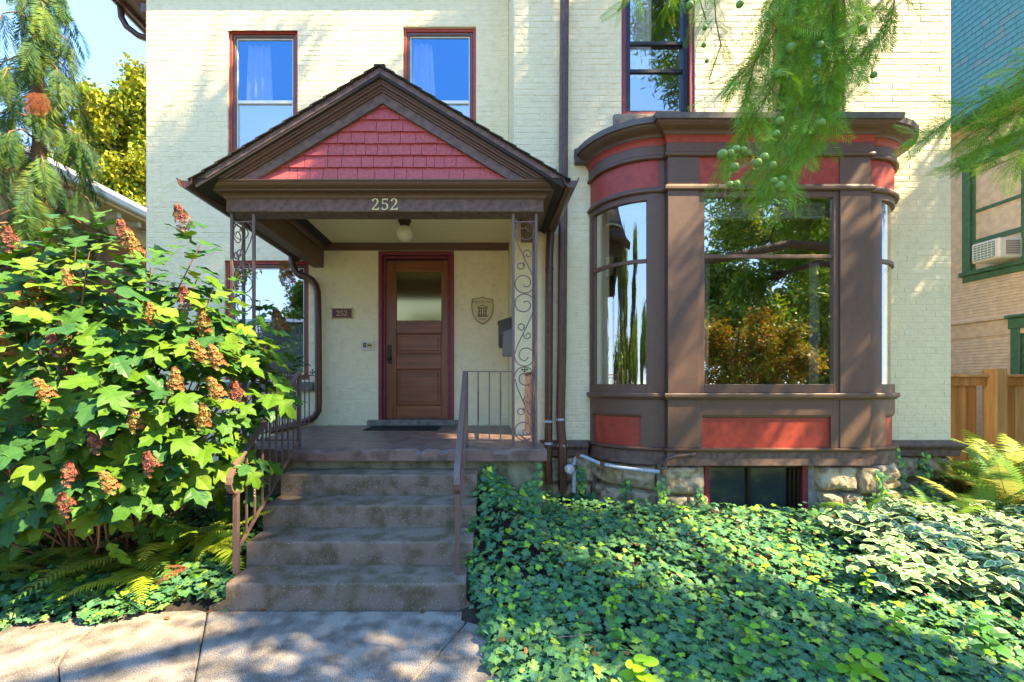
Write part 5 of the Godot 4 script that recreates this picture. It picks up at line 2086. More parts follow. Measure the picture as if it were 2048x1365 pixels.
func oak_leaf(s: int) -> ArrayMesh:
	var r := RandomNumberGenerator.new()
	r.seed = s
	var o := [Vector2(0.012, -0.22), Vector2(0.012, 0.0), Vector2(0.16, 0.02), Vector2(0.30, 0.10), Vector2(0.36, 0.17), Vector2(0.24, 0.21), Vector2(0.17, 0.27), Vector2(0.32, 0.36), Vector2(0.46, 0.50), Vector2(0.49, 0.58), Vector2(0.34, 0.57), Vector2(0.18, 0.56), Vector2(0.24, 0.68), Vector2(0.25, 0.80), Vector2(0.15, 0.86), Vector2(0.07, 0.95), Vector2(0.0, 1.02)]
	for i in range(2, o.size() - 1):
		o[i] += Vector2(r.randf_range(-0.025, 0.025), r.randf_range(-0.02, 0.02))
	return leaf_from(o, r.randf_range(0.10, 0.42), r.randf_range(0.15, 0.5), r.randf_range(0.05, 0.16))


func ivy_leaf() -> ArrayMesh:
	var m := MB.new()
	m.colored = true
	var o := []
	# five points, deepest notches beside the middle lobe
	for k in [[0.05, 0.02], [0.28, -0.07], [0.47, 0.10], [0.41, 0.27], [0.58, 0.52], [0.34, 0.57], [0.21, 0.76], [0.0, 1.06]]:
		o.append(Vector2(k[0], k[1]))
	for sd in [-1.0, 1.0]:
		for i in o.size() - 1:
			var a: Vector2 = o[i]
			var b: Vector2 = o[i + 1]
			var c := Vector3(0, 0.05, 0.34)
			var pa := Vector3(sd * a.x, 0.05 - 0.22 * a.x * a.x - 0.10 * pow(a.y - 0.34, 2), a.y)
			var pb := Vector3(sd * b.x, 0.05 - 0.22 * b.x * b.x - 0.10 * pow(b.y - 0.34, 2), b.y)
			m.col = Color(0.5, 0.5, 0.5) if i % 2 else Color(0.43, 0.45, 0.44)
			m.th(c, pa, pb, Vector3.UP)
			# pale vein to the lobe tips
			if i in [1, 3, 6]:
				var tip := pb if i != 1 else pb
				var sidev := (tip - c).cross(Vector3.UP).normalized() * 0.016
				m.col = Color(1.0, 0.9, 0.85)
				m.th(c + sidev + Vector3(0, 0.006, 0), c - sidev + Vector3(0, 0.006, 0), c.lerp(tip, 0.9) + Vector3(0, 0.006, 0), Vector3.UP)
	return m.mesh()


func oval_leaf(margin: bool) -> ArrayMesh:
	var m := MB.new()
	m.colored = true
	var n := 14
	var c := Vector3(0, 0.02, 0.5)
	for i in n:
		var q := []
		for w in [[i, 1.0], [i + 1, 1.0], [i + 1, 0.75 if margin else 0.7], [i, 0.75 if margin else 0.7]]:
			var a: float = TAU * w[0] / n
			var tooth := 1.0 + ((0.10 if int(w[0]) % 2 else -0.08) if margin else 0.0)
			var x: float = 0.33 * sin(a) * w[1] * tooth
			var z: float = 0.5 - 0.52 * cos(a) * w[1] * (1.0 if margin else 1.0)
			x *= 1.25 - 0.75 * z if margin else 1.0
			q.append(Vector3(x, 0.02 + 0.10 * absf(x) - 0.18 * z * z + 0.05, z))
		m.col = Color(1, 1, 1) if margin else Color(1, 1, 1)
		m.qh(q[0], q[1], q[2], q[3], Vector3.UP)
		m.col = Color(0.25, 0.46, 0.24) if margin else Color(0.9, 0.9, 0.9)
		m.th(q[2], q[3], Vector3(0, 0.02, 0.5), Vector3.UP)
	return m.mesh()


func clump_mesh(s: int, n: int, rad: float, len_: float, wid: float, hang: float) -> ArrayMesh:
	var r := RandomNumberGenerator.new()
	r.seed = s
	var m := MB.new()
	m.colored = true
	for i in n:
		var p := Vector3(r.randf_range(-1, 1), r.randf_range(-1, 1), r.randf_range(-1, 1)) * rad
		var d := (Vector3(r.randf_range(-1, 1), r.randf_range(-1, 1) - hang, r.randf_range(-1, 1))).normalized()
		var sd := d.cross(Vector3(r.randf_range(-1, 1), r.randf_range(-1, 1), r.randf_range(-1, 1))).normalized()
		var k := r.randf_range(0.75, 1.2)
		m.col = Color(k, k, k * r.randf_range(0.8, 1.1))
		var a := p
		var b := p + d * len_ * 0.5 + sd * wid
		var c := p + d * len_
		var e := p + d * len_ * 0.5 - sd * wid
		m.t(a, b, c)
		m.t(a, c, e)
	return m.mesh()


# feather of soft needles along +z, drooping a little
func feather_mesh(pairs: int, nl: float, nw: float) -> ArrayMesh:
	var m := MB.new()
	m.colored = true
	var r := RandomNumberGenerator.new()
	r.seed = 3
	for i in pairs:
		var s := (i + 0.5) / pairs
		var c := Vector3(0, -0.25 * s * s, s)
		var l := nl * (0.55 + 0.75 * sin(PI * minf(1.0, s * 0.9 + 0.1)))
		for sd in [-1.0, 1.0]:
			var d := Vector3(sd * 0.72, r.randf_range(-0.28, 0.12), 0.66).normalized()
			var w := Vector3(-d.z * sd, 0, d.x * sd).normalized() * nw
			var k := r.randf_range(0.8, 1.2)
			m.col = Color(k, k, k)
			var b := c + d * l
			m.t(c - w, c + w * 0.6 + d * l * 0.5, b)
	m.col = Color(1.3, 0.8, 0.9)
	for i in 4:
		var s0 := i / 4.0
		var s1 := (i + 1) / 4.0
		var a := Vector3(0, -0.25 * s0 * s0, s0)
		var b := Vector3(0, -0.25 * s1 * s1, s1)
		m.q(a + Vector3(0.006, 0, 0), a - Vector3(0.006, 0, 0), b - Vector3(0.004, 0, 0), b + Vector3(0.004, 0, 0))
	return m.mesh()


func frond_mesh(s: int, arch: float) -> ArrayMesh:
	var r := RandomNumberGenerator.new()
	r.seed = s
	var m := MB.new()
	var N := 34
	var pth := []
	for i in N + 1:
		var t := i / float(N)
		pth.append(Vector3(0.05 * sin(t * 3.0 + s), 0.72 * t - arch * t * t, 0.80 * t + 0.10 * t * t))
	for i in N:
		var t := (i + 0.5) / N
		var a: Vector3 = pth[i]
		var d: Vector3 = (pth[i + 1] - pth[i]).normalized()
		m.bar(pth[i], pth[i + 1], 0.010 * (1.1 - t), 0.008 * (1.1 - t), Vector3.UP, 0.0005)
		if t < 0.12:
			continue
		var l := 0.185 * pow(sin(PI * pow((t - 0.10) / 0.92, 0.75)), 0.8) + 0.01
		for sd in [-1.0, 1.0]:
			var o := (Vector3(sd, 0.10 + r.randf_range(-0.14, 0.10), 0) + d * 0.35).normalized()
			var w := 0.0135 * (0.7 + 0.5 * (1.0 - t))
			var p1 := a + o * l * 0.5 + Vector3(0, -0.01, 0)
			var p2 := a + o * l + Vector3(0, -0.05 * l / 0.25 - r.randf_range(0, 0.02), 0)
			m.q(a - d * w, a + d * w, p1 + d * w * 0.95, p1 - d * w * 0.95)
			m.t(p1 - d * w * 0.95, p1 + d * w * 0.95, p2)
	return m.mesh()


# transform that puts a piece's +z along dir and its +y near up
func aim(p: Vector3, dir: Vector3, up: Vector3, s: float) -> Transform3D:
	var z := dir.normalized()
	var x := up.cross(z)
	if x.length() < 0.02:
		x = Vector3.RIGHT.cross(z)
	x = x.normalized()
	return Transform3D(Basis(x, z.cross(x), z).scaled(Vector3.ONE * s), p)


func rv() -> Vector3:
	return Vector3(rr(-1, 1), rr(-1, 1), rr(-1, 1))


# ------------------------------------------------------------------ trees
# crown of leaf clumps in several lobes with limbs from the trunk
func leafy_tree(called: String, label: String, at: Vector3, h: float, r0: float, lobes: Array, per: int, clump: Mesh, cs: Array, size: float, group := "") -> Node3D:
	var t := thing(called, label, "tree", at, group)
	var trunk := MB.new()
	trunk.tube([at, at + Vector3(0.05, h * 0.3, 0), at + Vector3(-0.08, h * 0.6, 0.05), at + Vector3(0.0, h, 0)], [r0, r0 * 0.8, r0 * 0.6, r0 * 0.2], 10)
	var tk := part(t, "trunk", trunk, M.bark)
	var xs := []
	var cols := []
	for l in lobes:
		var c: Vector3 = l[0]
		var st := at + Vector3(0, clampf(c.y - at.y - 1.4, h * 0.25, h * 0.95), 0)
		var lm := MB.new()
		var bend := st.lerp(c, 0.5) + Vector3(0, 0.35, 0)
		lm.tube([st, bend, c], [r0 * 0.38, r0 * 0.25, r0 * 0.08], 6)
		for q in 5:
			var e: Vector3 = c + rv().normalized() * l[1] * 0.75
			lm.tube([bend.lerp(c, 0.5), c.lerp(e, 0.5) + Vector3(0, 0.1, 0), e], [r0 * 0.12, r0 * 0.08, r0 * 0.03], 5)
		part(tk, "limb", lm, M.bark)
		var n := int(per * l[1] * l[1])
		# twig tufts scattered unevenly in the lobe
		var tufts := []
		for k in maxi(3, int(n / 9.0)):
			tufts.append(c + rv().normalized() * l[1] * pow(rng.randf(), 0.45) * Vector3(1, 0.8, 1))
		for k in n:
			var p: Vector3 = tufts[rng.randi() % tufts.size()] + rv() * l[1] * 0.16
			var b := Basis.from_euler(Vector3(rr(-0.6, 0.6), rr(0, TAU), rr(-0.6, 0.6))).scaled(Vector3.ONE * size * rr(0.7, 1.3))
			xs.append(Transform3D(b, p))
			var q: Color = cs[rng.randi() % cs.size()]
			cols.append(q * rr(0.8, 1.2))
	multi(t, "crown", clump, M.needle, xs, cols)
	return t


func build_far_trees() -> void:
	var clump := clump_mesh(9, 34, 0.42, 0.20, 0.055, 0.2)
	var yel := [Color(0.40, 0.40, 0.035), Color(0.32, 0.37, 0.035), Color(0.22, 0.32, 0.04), Color(0.48, 0.44, 0.05)]
	leafy_tree("leafy_tree", "yellow green tree standing behind the left neighbour's roof", Vector3(-16.2, 0, -20), 13, 0.26, [[Vector3(-17.2, 9.0, -20.5), 1.7], [Vector3(-15.4, 10.6, -20.3), 1.5], [Vector3(-16.8, 12.0, -20.2), 1.3], [Vector3(-14.6, 12.6, -20.5), 1.4], [Vector3(-15.6, 8.0, -19.8), 1.9], [Vector3(-17.8, 10.9, -20.5), 1.1], [Vector3(-14.2, 9.6, -21.0), 1.7], [Vector3(-18.6, 7.6, -20.3), 1.7], [Vector3(-14.0, 6.6, -20.0), 1.8], [Vector3(-15.4, 13.9, -20.2), 1.1], [Vector3(-14.6, 14.9, -20.3), 0.9], [Vector3(-16.9, 13.4, -20.3), 1.2], [Vector3(-13.6, 13.9, -20.6), 1.2], [Vector3(-12.8, 11.2, -21.2), 1.6]], 100, clump, yel, 1.0)
	# trees across the street, seen only in the glass
	var grn := [Color(0.06, 0.14, 0.02), Color(0.10, 0.19, 0.025), Color(0.15, 0.21, 0.025), Color(0.19, 0.20, 0.03)]
	var spots := [Vector3(-15, 0, 21), Vector3(-5.5, 0, 24), Vector3(4.0, 0, 23), Vector3(13, 0, 22), Vector3(23, 0, 20)]
	var hs := [6.0, 6.6, 7.5, 9.5, 9.0]
	var names := ["rounded street tree opposite the porch, far left of the row", "broad street tree opposite the front steps", "street tree opposite the bay, beside the tall one", "tall street tree opposite the bay window", "street tree opposite the clapboard house"]
	for i in 5:
		var lobes := []
		for k in 8:
			lobes.append([spots[i] + Vector3(rr(-2.6, 2.6), rr(0.35, 0.95) * hs[i], rr(-1.8, 1.8)), rr(1.3, 2.1)])
		leafy_tree("street_tree", names[i], spots[i], hs[i] * 0.85, 0.24, lobes, 34, clump, grn, 1.5, "trees across the street")
	var bt := Vector3(10.8, 0, 8.5)
	var bl := []
	for k in 16:
		bl.append([bt + Vector3(rr(-3.6, 3.6), rr(1.2, 8.6), rr(-1.2, 1.6)), rr(1.1, 1.7)])
	leafy_tree("street_tree", "dense yellow green tree on the lawn, facing the bay window", bt, 7.5, 0.22, bl, 60, clump, [Color(0.10, 0.19, 0.025), Color(0.17, 0.24, 0.03), Color(0.24, 0.27, 0.03), Color(0.30, 0.28, 0.04)], 1.0)
	for q in [[Vector3(-8.5, 0, 8.5), "broad green tree on the lawn facing the porch"], [Vector3(-13.0, 0, 3.5), "broad green tree on the lawn beyond the cedar"], [Vector3(-15.5, 0, 9.5), "broad green tree by the pavement beyond the cedar"]]:
		var ll := []
		for k in 14:
			ll.append([q[0] + Vector3(rr(-2.6, 2.6), rr(1.0, 7.6), rr(-2.0, 2.0)), rr(1.1, 1.6)])
		leafy_tree("lawn_tree", q[1], q[0], 5.0, 0.12, ll, 80, clump, grn, 0.8)
	# red maple by the walk, mirrored low in the bay glass
	var org_c := [Color(0.36, 0.16, 0.02), Color(0.30, 0.24, 0.03), Color(0.18, 0.22, 0.03), Color(0.42, 0.24, 0.03), Color(0.22, 0.26, 0.03)]
	var mp := Vector3(7.6, 0, 4.4)
	leafy_tree("japanese_maple", "low orange leaved maple on the front lawn", mp, 3.2, 0.09, [[mp + Vector3(0, 1.5, 0), 1.1], [mp + Vector3(-1.2, 1.2, 0.1), 0.9], [mp + Vector3(1.2, 1.3, 0.2), 1.0], [mp + Vector3(0.2, 2.3, 0), 0.8], [mp + Vector3(-2.2, 1.0, 0.4), 0.8], [mp + Vector3(-1.0, 2.6, 0.3), 0.9], [mp + Vector3(0.9, 3.0, 0.2), 0.9], [mp + Vector3(1.9, 2.2, 0.3), 0.8]], 130, clump, org_c, 0.55)


# big bald cypress beside the photographer: shades the front, one limb hangs into view
func build_cypress() -> void:
	var at := Vector3(8.4, 0, 0.3)
	var grn := [Color(0.10, 0.21, 0.022), Color(0.14, 0.26, 0.025), Color(0.075, 0.165, 0.022), Color(0.19, 0.29, 0.03)]
	var clump := clump_mesh(19, 40, 0.34, 0.26, 0.022, 0.5)
	var lobes := [
		[Vector3(4.4, 6.3, -1.0), 1.15], [Vector3(6.2, 7.4, -0.6), 1.5], [Vector3(5.2, 8.8, -1.6), 1.3],
		[Vector3(7.2, 9.6, -1.2), 1.6], [Vector3(3.4, 8.6, -2.3), 0.65], [Vector3(8.0, 4.9, -4.0), 0.75], [Vector3(8.1, 5.8, -4.0), 0.85], [Vector3(8.2, 6.7, -3.95), 0.8], [Vector3(8.7, 5.6, -3.7), 0.8], [Vector3(8.6, 9.0, -2.0), 0.9], [Vector3(5.8, 11.2, -2.2), 1.3],
		[Vector3(3.9, 11.0, -2.9), 1.1], [Vector3(7.4, 12.0, -2.4), 1.4], [Vector3(5.0, 13.2, -3.0), 1.2], [Vector3(2.2, 11.9, -3.7), 0.9],
		[Vector3(3.2, 14.2, -3.6), 1.1], [Vector3(6.6, 14.4, -2.6), 1.2], [Vector3(8.6, 7.4, -3.4), 0.8], [Vector3(6.9, 9.0, -3.5), 1.0],
		[Vector3(7.0, 5.6, 1.6), 1.3], [Vector3(9.0, 5.4, 2.6), 1.3], [Vector3(8.4, 7.6, 2.4), 1.5], [Vector3(5.6, 6.8, 1.9), 1.2], [Vector3(10.4, 6.8, 1.4), 1.4], [Vector3(7.4, 4.2, 2.9), 0.9], [Vector3(9.8, 4.0, 3.4), 1.0], [Vector3(6.0, 12.5, 3.2), 1.7], [Vector3(6.6, 9.6, 2.8), 1.4],
	]
	var t := leafy_tree("bald_cypress", "feathery bright green cypress with round cones, its limb hanging before the bay", at, 15.0, 0.34, lobes, 40, clump, grn, 1.0)
	# the low limb
	var limb := MB.new()
	limb.tube([at + Vector3(0, 4.2, 0), Vector3(6.2, 4.3, 0.1), Vector3(4.6, 3.9, -0.2), Vector3(2.6, 3.5, -0.8), Vector3(1.5, 3.05, -1.05), Vector3(0.75, 2.75, -1.15), Vector3(0.4, 2.62, -1.15)], [0.10, 0.09, 0.07, 0.045, 0.028, 0.014, 0.006], 8)
	limb.tube([Vector3(2.6, 3.5, -0.8), Vector3(2.3, 3.0, -1.2), Vector3(1.85, 2.35, -1.42)], [0.03, 0.018, 0.008], 6)
	part(t, "hanging_limb", limb, M.bark)
	var z := 1.15
	var stems := [
		[[1600, -60], [1592, 60], [1548, 170], [1485, 270], [1450, 335]],
		[[1640, -60], [1640, 60], [1602, 180], [1562, 300], [1528, 385]],
		[[1685, -60], [1692, 60], [1662, 160], [1605, 280], [1572, 362]],
		[[1560, -60], [1532, 60], [1505, 140], [1488, 210]],
		[[1725, -60], [1720, 40], [1690, 130], [1650, 240]],
		[[1620, -60], [1612, 90], [1575, 200], [1540, 290], [1500, 350]],
		[[1660, -60], [1668, 80], [1640, 200], [1622, 290], [1590, 330]],
		[[1590, -60], [1560, 50], [1520, 110], [1470, 160]],
		[[1425, -60], [1432, 40], [1442, 90], [1418, 160]],
		[[1280, -60], [1262, -5], [1235, 22]],
		[[1330, -60], [1345, -10], [1330, 10]],
		[[1800, -60], [1785, 30], [1752, 80], [1700, 130]],
		[[1400, -60], [1400, 0], [1412, 40]],
	]
	var right := [
		[[2110, 130], [2010, 180], [1935, 215], [1880, 255], [1842, 285]],
		[[2110, 190], [2010, 235], [1945, 265], [1905, 300]],
		[[2110, 235], [2020, 275], [1960, 300], [1915, 335]],
		[[2110, 285], [2040, 310], [1985, 335]],
		[[2110, 160], [2030, 220], [1990, 260], [1960, 290]],
		[[2110, 90], [2060, 130], [2000, 175]],
	]
	var fresh := [Color(0.18, 0.40, 0.035), Color(0.24, 0.45, 0.040), Color(0.14, 0.35, 0.040), Color(0.30, 0.48, 0.045), Color(0.20, 0.43, 0.055)]
	var feather := feather_mesh(19, 0.21, 0.018)
	var xs := []
	var cols := []
	for g in 2:
		for st in (stems if g == 0 else right):
			var zz := z * rr(0.92, 1.10) if g == 0 else 1.42 * rr(0.93, 1.07)
			var path := []
			for q in st:
				path.append(P(q[0], q[1], zz * (1.0 + 0.02 * path.size())))
			if g == 0:
				path.insert(0, Vector3(lerpf(0.55, 0.85, clampf((st[0][0] - 1250) / 550.0, 0, 1)), 2.72, -1.15))
			else:
				path.insert(0, Vector3(1.87, 2.36, -1.42))
			var sm := MB.new()
			sm.tube(path, 0.0016, 5)
			part(t, "twig", sm, M.twig)
			var sparse: bool = g == 0 and st[0][0] < 1500
			for i in path.size() - 1:
				var a: Vector3 = path[i]
				var b: Vector3 = path[i + 1]
				var n := int((b - a).length() / (0.0050 if not sparse else 0.011))
				if i == 0:
					n = 0 if g == 1 else n / 3
				for k in n:
					var p := a.lerp(b, (k + rng.randf()) / n)
					var dir := (b - a).normalized() * 0.55 + Vector3(rr(-0.9, 0.9), rr(-1.0, 0.1), rr(-0.9, 0.9)) * 0.8
					if g == 1:
						dir = Vector3(rr(-1.1, 0.1), rr(-0.9, 0.25), rr(-0.6, 0.6))
					xs.append(aim(p, dir, rv() + Vector3.UP * 0.6, rr(0.055, 0.12) * (0.75 if sparse else 1.0)))
					var c: Color = fresh[rng.randi() % 5]
					cols.append(c)
	multi(t, "foliage", feather, M.needle, xs, cols)
	var ball := MB.new()
	var rows := []
	for i in 13:
		var row := []
		for j in 19:
			var a := PI * i / 12.0
			var b := TAU * j / 18.0
			var rad := 1.0 + 0.035 * sin(b * 5.0 + i) * sin(a * 5.0)
			row.append(Vector3(sin(a) * cos(b), cos(a), sin(a) * sin(b)) * rad)
		rows.append(row)
	for i in 12:
		for j in 18:
			ball.qn(rows[i][j], rows[i][j + 1], rows[i + 1][j + 1], rows[i + 1][j], rows[i][j].normalized(), rows[i][j + 1].normalized(), rows[i + 1][j + 1].normalized(), rows[i + 1][j].normalized())
	var bm := ball.mesh()
	for q in [[1445, 309, 12], [1461, 307, 10], [1472, 299, 10], [1487, 301, 9], [1515, 326, 11], [1528, 315, 11], [1470, 334, 10], [1545, 331, 10], [1558, 371, 11], [1548, 362, 9], [1460, 369, 8], [1473, 368, 9], [1566, 358, 8], [1642, 246, 10], [1725, 59, 11], [1706, 97, 8], [1748, 150, 8], [1580, 97, 13], [1556, 148, 10], [1380, 10, 9], [1385, 4, 8], [1410, 55, 6], [1408, 90, 6], [1414, 122, 5], [1560, 242, 10], [1640, 90, 9], [1552, 268, 9], [1480, 8, 9]]:
		var zz := 1.10
		put(t, "cone", bm, M.cone, Transform3D(Basis.from_euler(rv() * 2.0).scaled(Vector3.ONE * q[2] * 0.80 * zz / F), P(q[0], q[1], zz)))


func build_cedar() -> void:
	var at := P(78, 768, 6.4)
	at.y = 0
	var t := thing("weeping_cedar", "weeping cedar with drooping green sprays beside the left house", "tree", at)
	var tr := MB.new()
	tr.tube([at, at + Vector3(0.03, 3, 0), at + Vector3(-0.02, 6, 0), at + Vector3(-0.05, 9.2, 0)], [0.13, 0.10, 0.06, 0.012], 8)
	part(t, "trunk", tr, M.twig)
	var spray := feather_mesh(16, 0.34, 0.03)
	var xs := []
	var cols := []
	var gs := [Color(0.10, 0.19, 0.035), Color(0.07, 0.16, 0.05), Color(0.14, 0.22, 0.03), Color(0.05, 0.125, 0.055)]
	for i in 74:
		var y := lerpf(1.6, 9.0, i / 73.0)
		var a: float = i * 2.39996 + rr(-0.3, 0.3)
		var L := lerpf(1.0, 0.14, pow((y - 1.6) / 7.4, 0.85)) * rr(0.65, 1.15)
		var d := Vector3(cos(a), 0, sin(a))
		var base := at + Vector3(0, y, 0)
		var pth := [base, base + d * L * 0.5 + Vector3(0, 0.05, 0), base + d * L * 0.85 - Vector3(0, 0.08, 0), base + d * L - Vector3(0, 0.30, 0)]
		var bm := MB.new()
		bm.tube(pth, [0.018, 0.012, 0.008, 0.003], 5)
		part(t, "branch", bm, M.twig)
		var n := int(26 * L) + 7
		for k in n:
			var s := pow(rng.randf(), 0.6) * 2.999
			var p: Vector3 = pth[int(s)].lerp(pth[int(s) + 1], s - int(s))
			var dir := Vector3(0, -1, 0) + d * rr(0.0, 0.5) + rv() * 0.32
			xs.append(aim(p + rv() * 0.05, dir, d + rv() * 0.5, rr(0.24, 0.46)))
			cols.append(gs[rng.randi() % 4] * rr(0.8, 1.3))
	multi(t, "foliage", spray, M.needle, xs, cols)
	# a browned spray
	var dx := []
	var dc := []
	for k in 14:
		dx.append(aim(P(72 + rr(-14, 16), 186 + rr(-6, 10), 6.0), Vector3(rr(-0.5, 0.5), -1, 0.2), Vector3.BACK, 0.24))
		dc.append(Color(0.42, 0.14, 0.05) * rr(0.8, 1.2))
	multi(t, "brown_spray", spray, M.needle, dx, dc)


# ------------------------------------------------------------------ shrubs and ground plants
func build_hydrangea() -> void:
	var ct := Vector3(-3.0, 1.34, -3.38)
	var rad := Vector3(1.5, 1.16, 0.92)
	var root := Vector3(-3.0, 0.05, -3.6)
	var h := thing("oakleaf_hydrangea", "large oakleaf hydrangea with rusty flower heads left of the steps", "shrub", root)
	var leaves := []
	for s in 8:
		leaves.append(oak_leaf(50 + s))
	var mats := [M.hyd_a, M.hyd_b, M.hyd_c, M.hyd_a, M.hyd_d]
	var tints := [Color(0.117, 0.253, 0.019), Color(0.077, 0.200, 0.024), Color(0.053, 0.160, 0.040), Color(0.187, 0.320, 0.024)]
	var head := floret_head()
	var placed := []
	var shoots := []
	for i in 260:
		var d := rv().normalized()
		if d.y < -0.55:
			d.y = -d.y * 0.5
		if d.z < -0.4 and rng.randf() < 0.7:
			d.z = -d.z
		var p := ct + d.normalized() * rad * rr(0.78, 1.04)
		shoots.append([p, d, true])
	# shoots that the photograph shows standing out
	for q in [[365, 455, 3.3], [290, 500, 3.2], [100, 440, 3.2], [190, 440, 3.3], [400, 490, 3.5], [20, 450, 3.2], [450, 560, 3.4], [470, 800, 2.95], [430, 860, 2.85], [330, 900, 2.7], [180, 960, 2.6], [60, 900, 2.5], [390, 690, 2.8], [480, 700, 3.0], [250, 800, 2.55], [300, 600, 2.75], [120, 640, 2.6], [30, 760, 2.5], [230, 700, 2.6], [340, 780, 2.6], [40, 985, 2.62], [100, 1010, 2.66], [200, 1000, 2.66], [300, 985, 2.7], [375, 950, 2.8], [20, 850, 2.55], [150, 850, 2.5], [250, 930, 2.62], [90, 930, 2.6], [420, 920, 2.95], [340, 860, 2.65], [200, 760, 2.5], [470, 640, 3.15], [420, 620, 3.0], [150, 500, 3.0], [60, 520, 2.9], [240, 540, 2.95]]:
		var p := P(q[0], q[1], q[2])
		shoots.append([p, (p - ct) / rad, true])
	for q in [[590, 630, 5.5], [565, 660, 5.3], [640, 640, 5.6], [600, 720, 5.4], [520, 600, 5.2]]:
		if q[0] < 610:
			shoots.append([P(q[0], q[1], q[2]), Vector3(0.5, 0.5, 0.2), false])
	var si := 0
	for s in shoots:
		var p: Vector3 = s[0]
		var d: Vector3 = (s[1] as Vector3).normalized()
		if s[2] == false:
			d = Vector3(0.3, 0.8, 0.3)
		var st := MB.new()
		var from := root + Vector3(rr(-0.35, 0.35), 0, rr(-0.25, 0.25))
		if not s[2]:
			from = Vector3(-2.75, 0.3, -5.2)
		var mid := from.lerp(p, 0.55) + Vector3(0, -0.05, 0) + rv() * 0.12
		st.tube([from, mid, p], [0.011, 0.007, 0.004], 5)
		if si % 3 == 0 or not s[2]:
			part(h, "stem", st, M.twig)
		si += 1
		var n := 5 + rng.randi() % 3
		var ax := (p - mid).normalized()
		for k in n:
			var a := k * 2.4 + rr(-0.4, 0.4)
			var sd := ax.cross(Vector3.UP if absf(ax.y) < 0.9 else Vector3.RIGHT).normalized()
			var rd := sd.rotated(ax, a)
			var dir := rd * 0.9 + d * 0.55 + Vector3(0, rr(-0.55, 0.15), 0) + Vector3(0, 0, 0.15)
			var up := Vector3(0, 1.0, 0) + d * 0.5 + Vector3(0.1, 0, 0.35) + rv() * 0.35
			var b := p - ax * 0.035 * k + dir.normalized() * 0.03
			placed.append([aim(b, dir, up, rr(0.105, 0.20)), b])
	placed.sort_custom(func(a, b): return a[1].length() < b[1].length())
	var xs := []
	var cs := []
	for i in placed.size():
		if i < 300:
			put(h, "leaf", leaves[rng.randi() % 8], mats[rng.randi() % 5], placed[i][0])
		else:
			xs.append(placed[i][0])
			cs.append(tints[rng.randi() % 4])
	# inner, older leaves and twiggy middle
	for i in 420:
		var p := ct + rv() * rad * 0.72 + Vector3(0, -0.1, -0.1)
		xs.append(aim(p, rv() + Vector3(0, -0.3, 0.2), Vector3.UP + rv() * 0.6, rr(0.12, 0.2)))
		cs.append(tints[rng.randi() % 4])
	multi(h, "inner_leaves", leaves[0], M.leaf_tint, xs, cs)
	for i in 26:
		var a := root + Vector3(rr(-0.5, 0.5), 0, rr(-0.3, 0.3))
		var e := ct + rv() * rad * 0.8
		var st := MB.new()
		st.tube([a, a.lerp(e, 0.5) + rv() * 0.15, e], [0.014, 0.009, 0.004], 5)
		part(h, "stem", st, M.twig)
	for q in [[70, 588, 2.75, 1.0], [140, 565, 2.8, 0.9], [110, 690, 2.6, 0.2], [40, 610, 2.7, 1.0], [265, 490, 3.1, 1.0], [365, 440, 3.3, 0.4], [300, 628, 2.75, 1.0], [405, 645, 2.9, 0.8], [370, 600, 3.0, 0.5], [395, 705, 2.75, 1.0], [430, 715, 2.8, 0.9], [350, 760, 2.65, 0.7], [85, 780, 2.5, 1.0], [430, 780, 2.8, 1.0], [270, 838, 2.55, 0.9], [405, 832, 2.7, 1.0], [190, 880, 2.5, 0.6], [300, 925, 2.55, 0.5], [215, 965, 2.5, 0.9], [140, 945, 2.5, 0.5], [130, 1005, 2.5, 0.4], [575, 560, 5.4, 0.8], [560, 655, 5.3, 1.0], [250, 470, 3.25, 0.5], [20, 480, 2.9, 0.4], [475, 790, 3.0, 0.5], [10, 690, 2.55, 0.9]]:
		var p := P(q[0], q[1], q[2])
		var d := Vector3(rr(-0.3, 0.3), 0.9, rr(0.1, 0.6))
		put(h, "flower_head", head[0] if q[3] > 0.6 else head[1], M.floret_rust, aim(p - d.normalized() * 0.06, d, Vector3.BACK + rv() * 0.3, q[2] / F * 35.0))


func floret_head() -> Array:
	var out := []
	for kind in 2:
		var r := RandomNumberGenerator.new()
		r.seed = 60 + kind
		var m := MB.new()
		m.colored = true
		var pal := [Color(0.30, 0.085, 0.022), Color(0.36, 0.125, 0.030), Color(0.20, 0.18, 0.040), Color(0.22, 0.060, 0.020), Color(0.20, 0.24, 0.050), Color(0.30, 0.15, 0.05)] if kind == 0 else [Color(0.22, 0.065, 0.045), Color(0.30, 0.10, 0.06), Color(0.17, 0.05, 0.045), Color(0.28, 0.16, 0.06)]
		for i in 110:
			var s := pow(r.randf(), 0.7)
			var a := r.randf() * TAU
			var w := 0.42 * pow(1.0 - s, 0.7) + 0.06
			var c := Vector3(cos(a) * w, sin(a) * w, s * 1.35 - 0.1) + Vector3(r.randf_range(-1, 1), r.randf_range(-1, 1), r.randf_range(-1, 1)) * 0.05
			var nrm := (Vector3(cos(a), sin(a), 0.4) + Vector3(r.randf_range(-1, 1), r.randf_range(-1, 1), r.randf_range(-1, 1)) * 0.5).normalized()
			var x := nrm.cross(Vector3(0.3, 0.2, 1)).normalized()
			var y := nrm.cross(x)
			var pz := r.randf_range(0.09, 0.16)
			m.col = pal[r.randi() % pal.size()] * r.randf_range(0.8, 1.3)
			for k in 4:
				var an := k * PI / 2 + 0.3
				var d1 := x * cos(an - 0.55) + y * sin(an - 0.55)
				var d2 := x * cos(an + 0.55) + y * sin(an + 0.55)
				m.t(c, c + d1 * pz + nrm * 0.03, c + d2 * pz + nrm * 0.03)
		out.append(m.mesh())
	return out


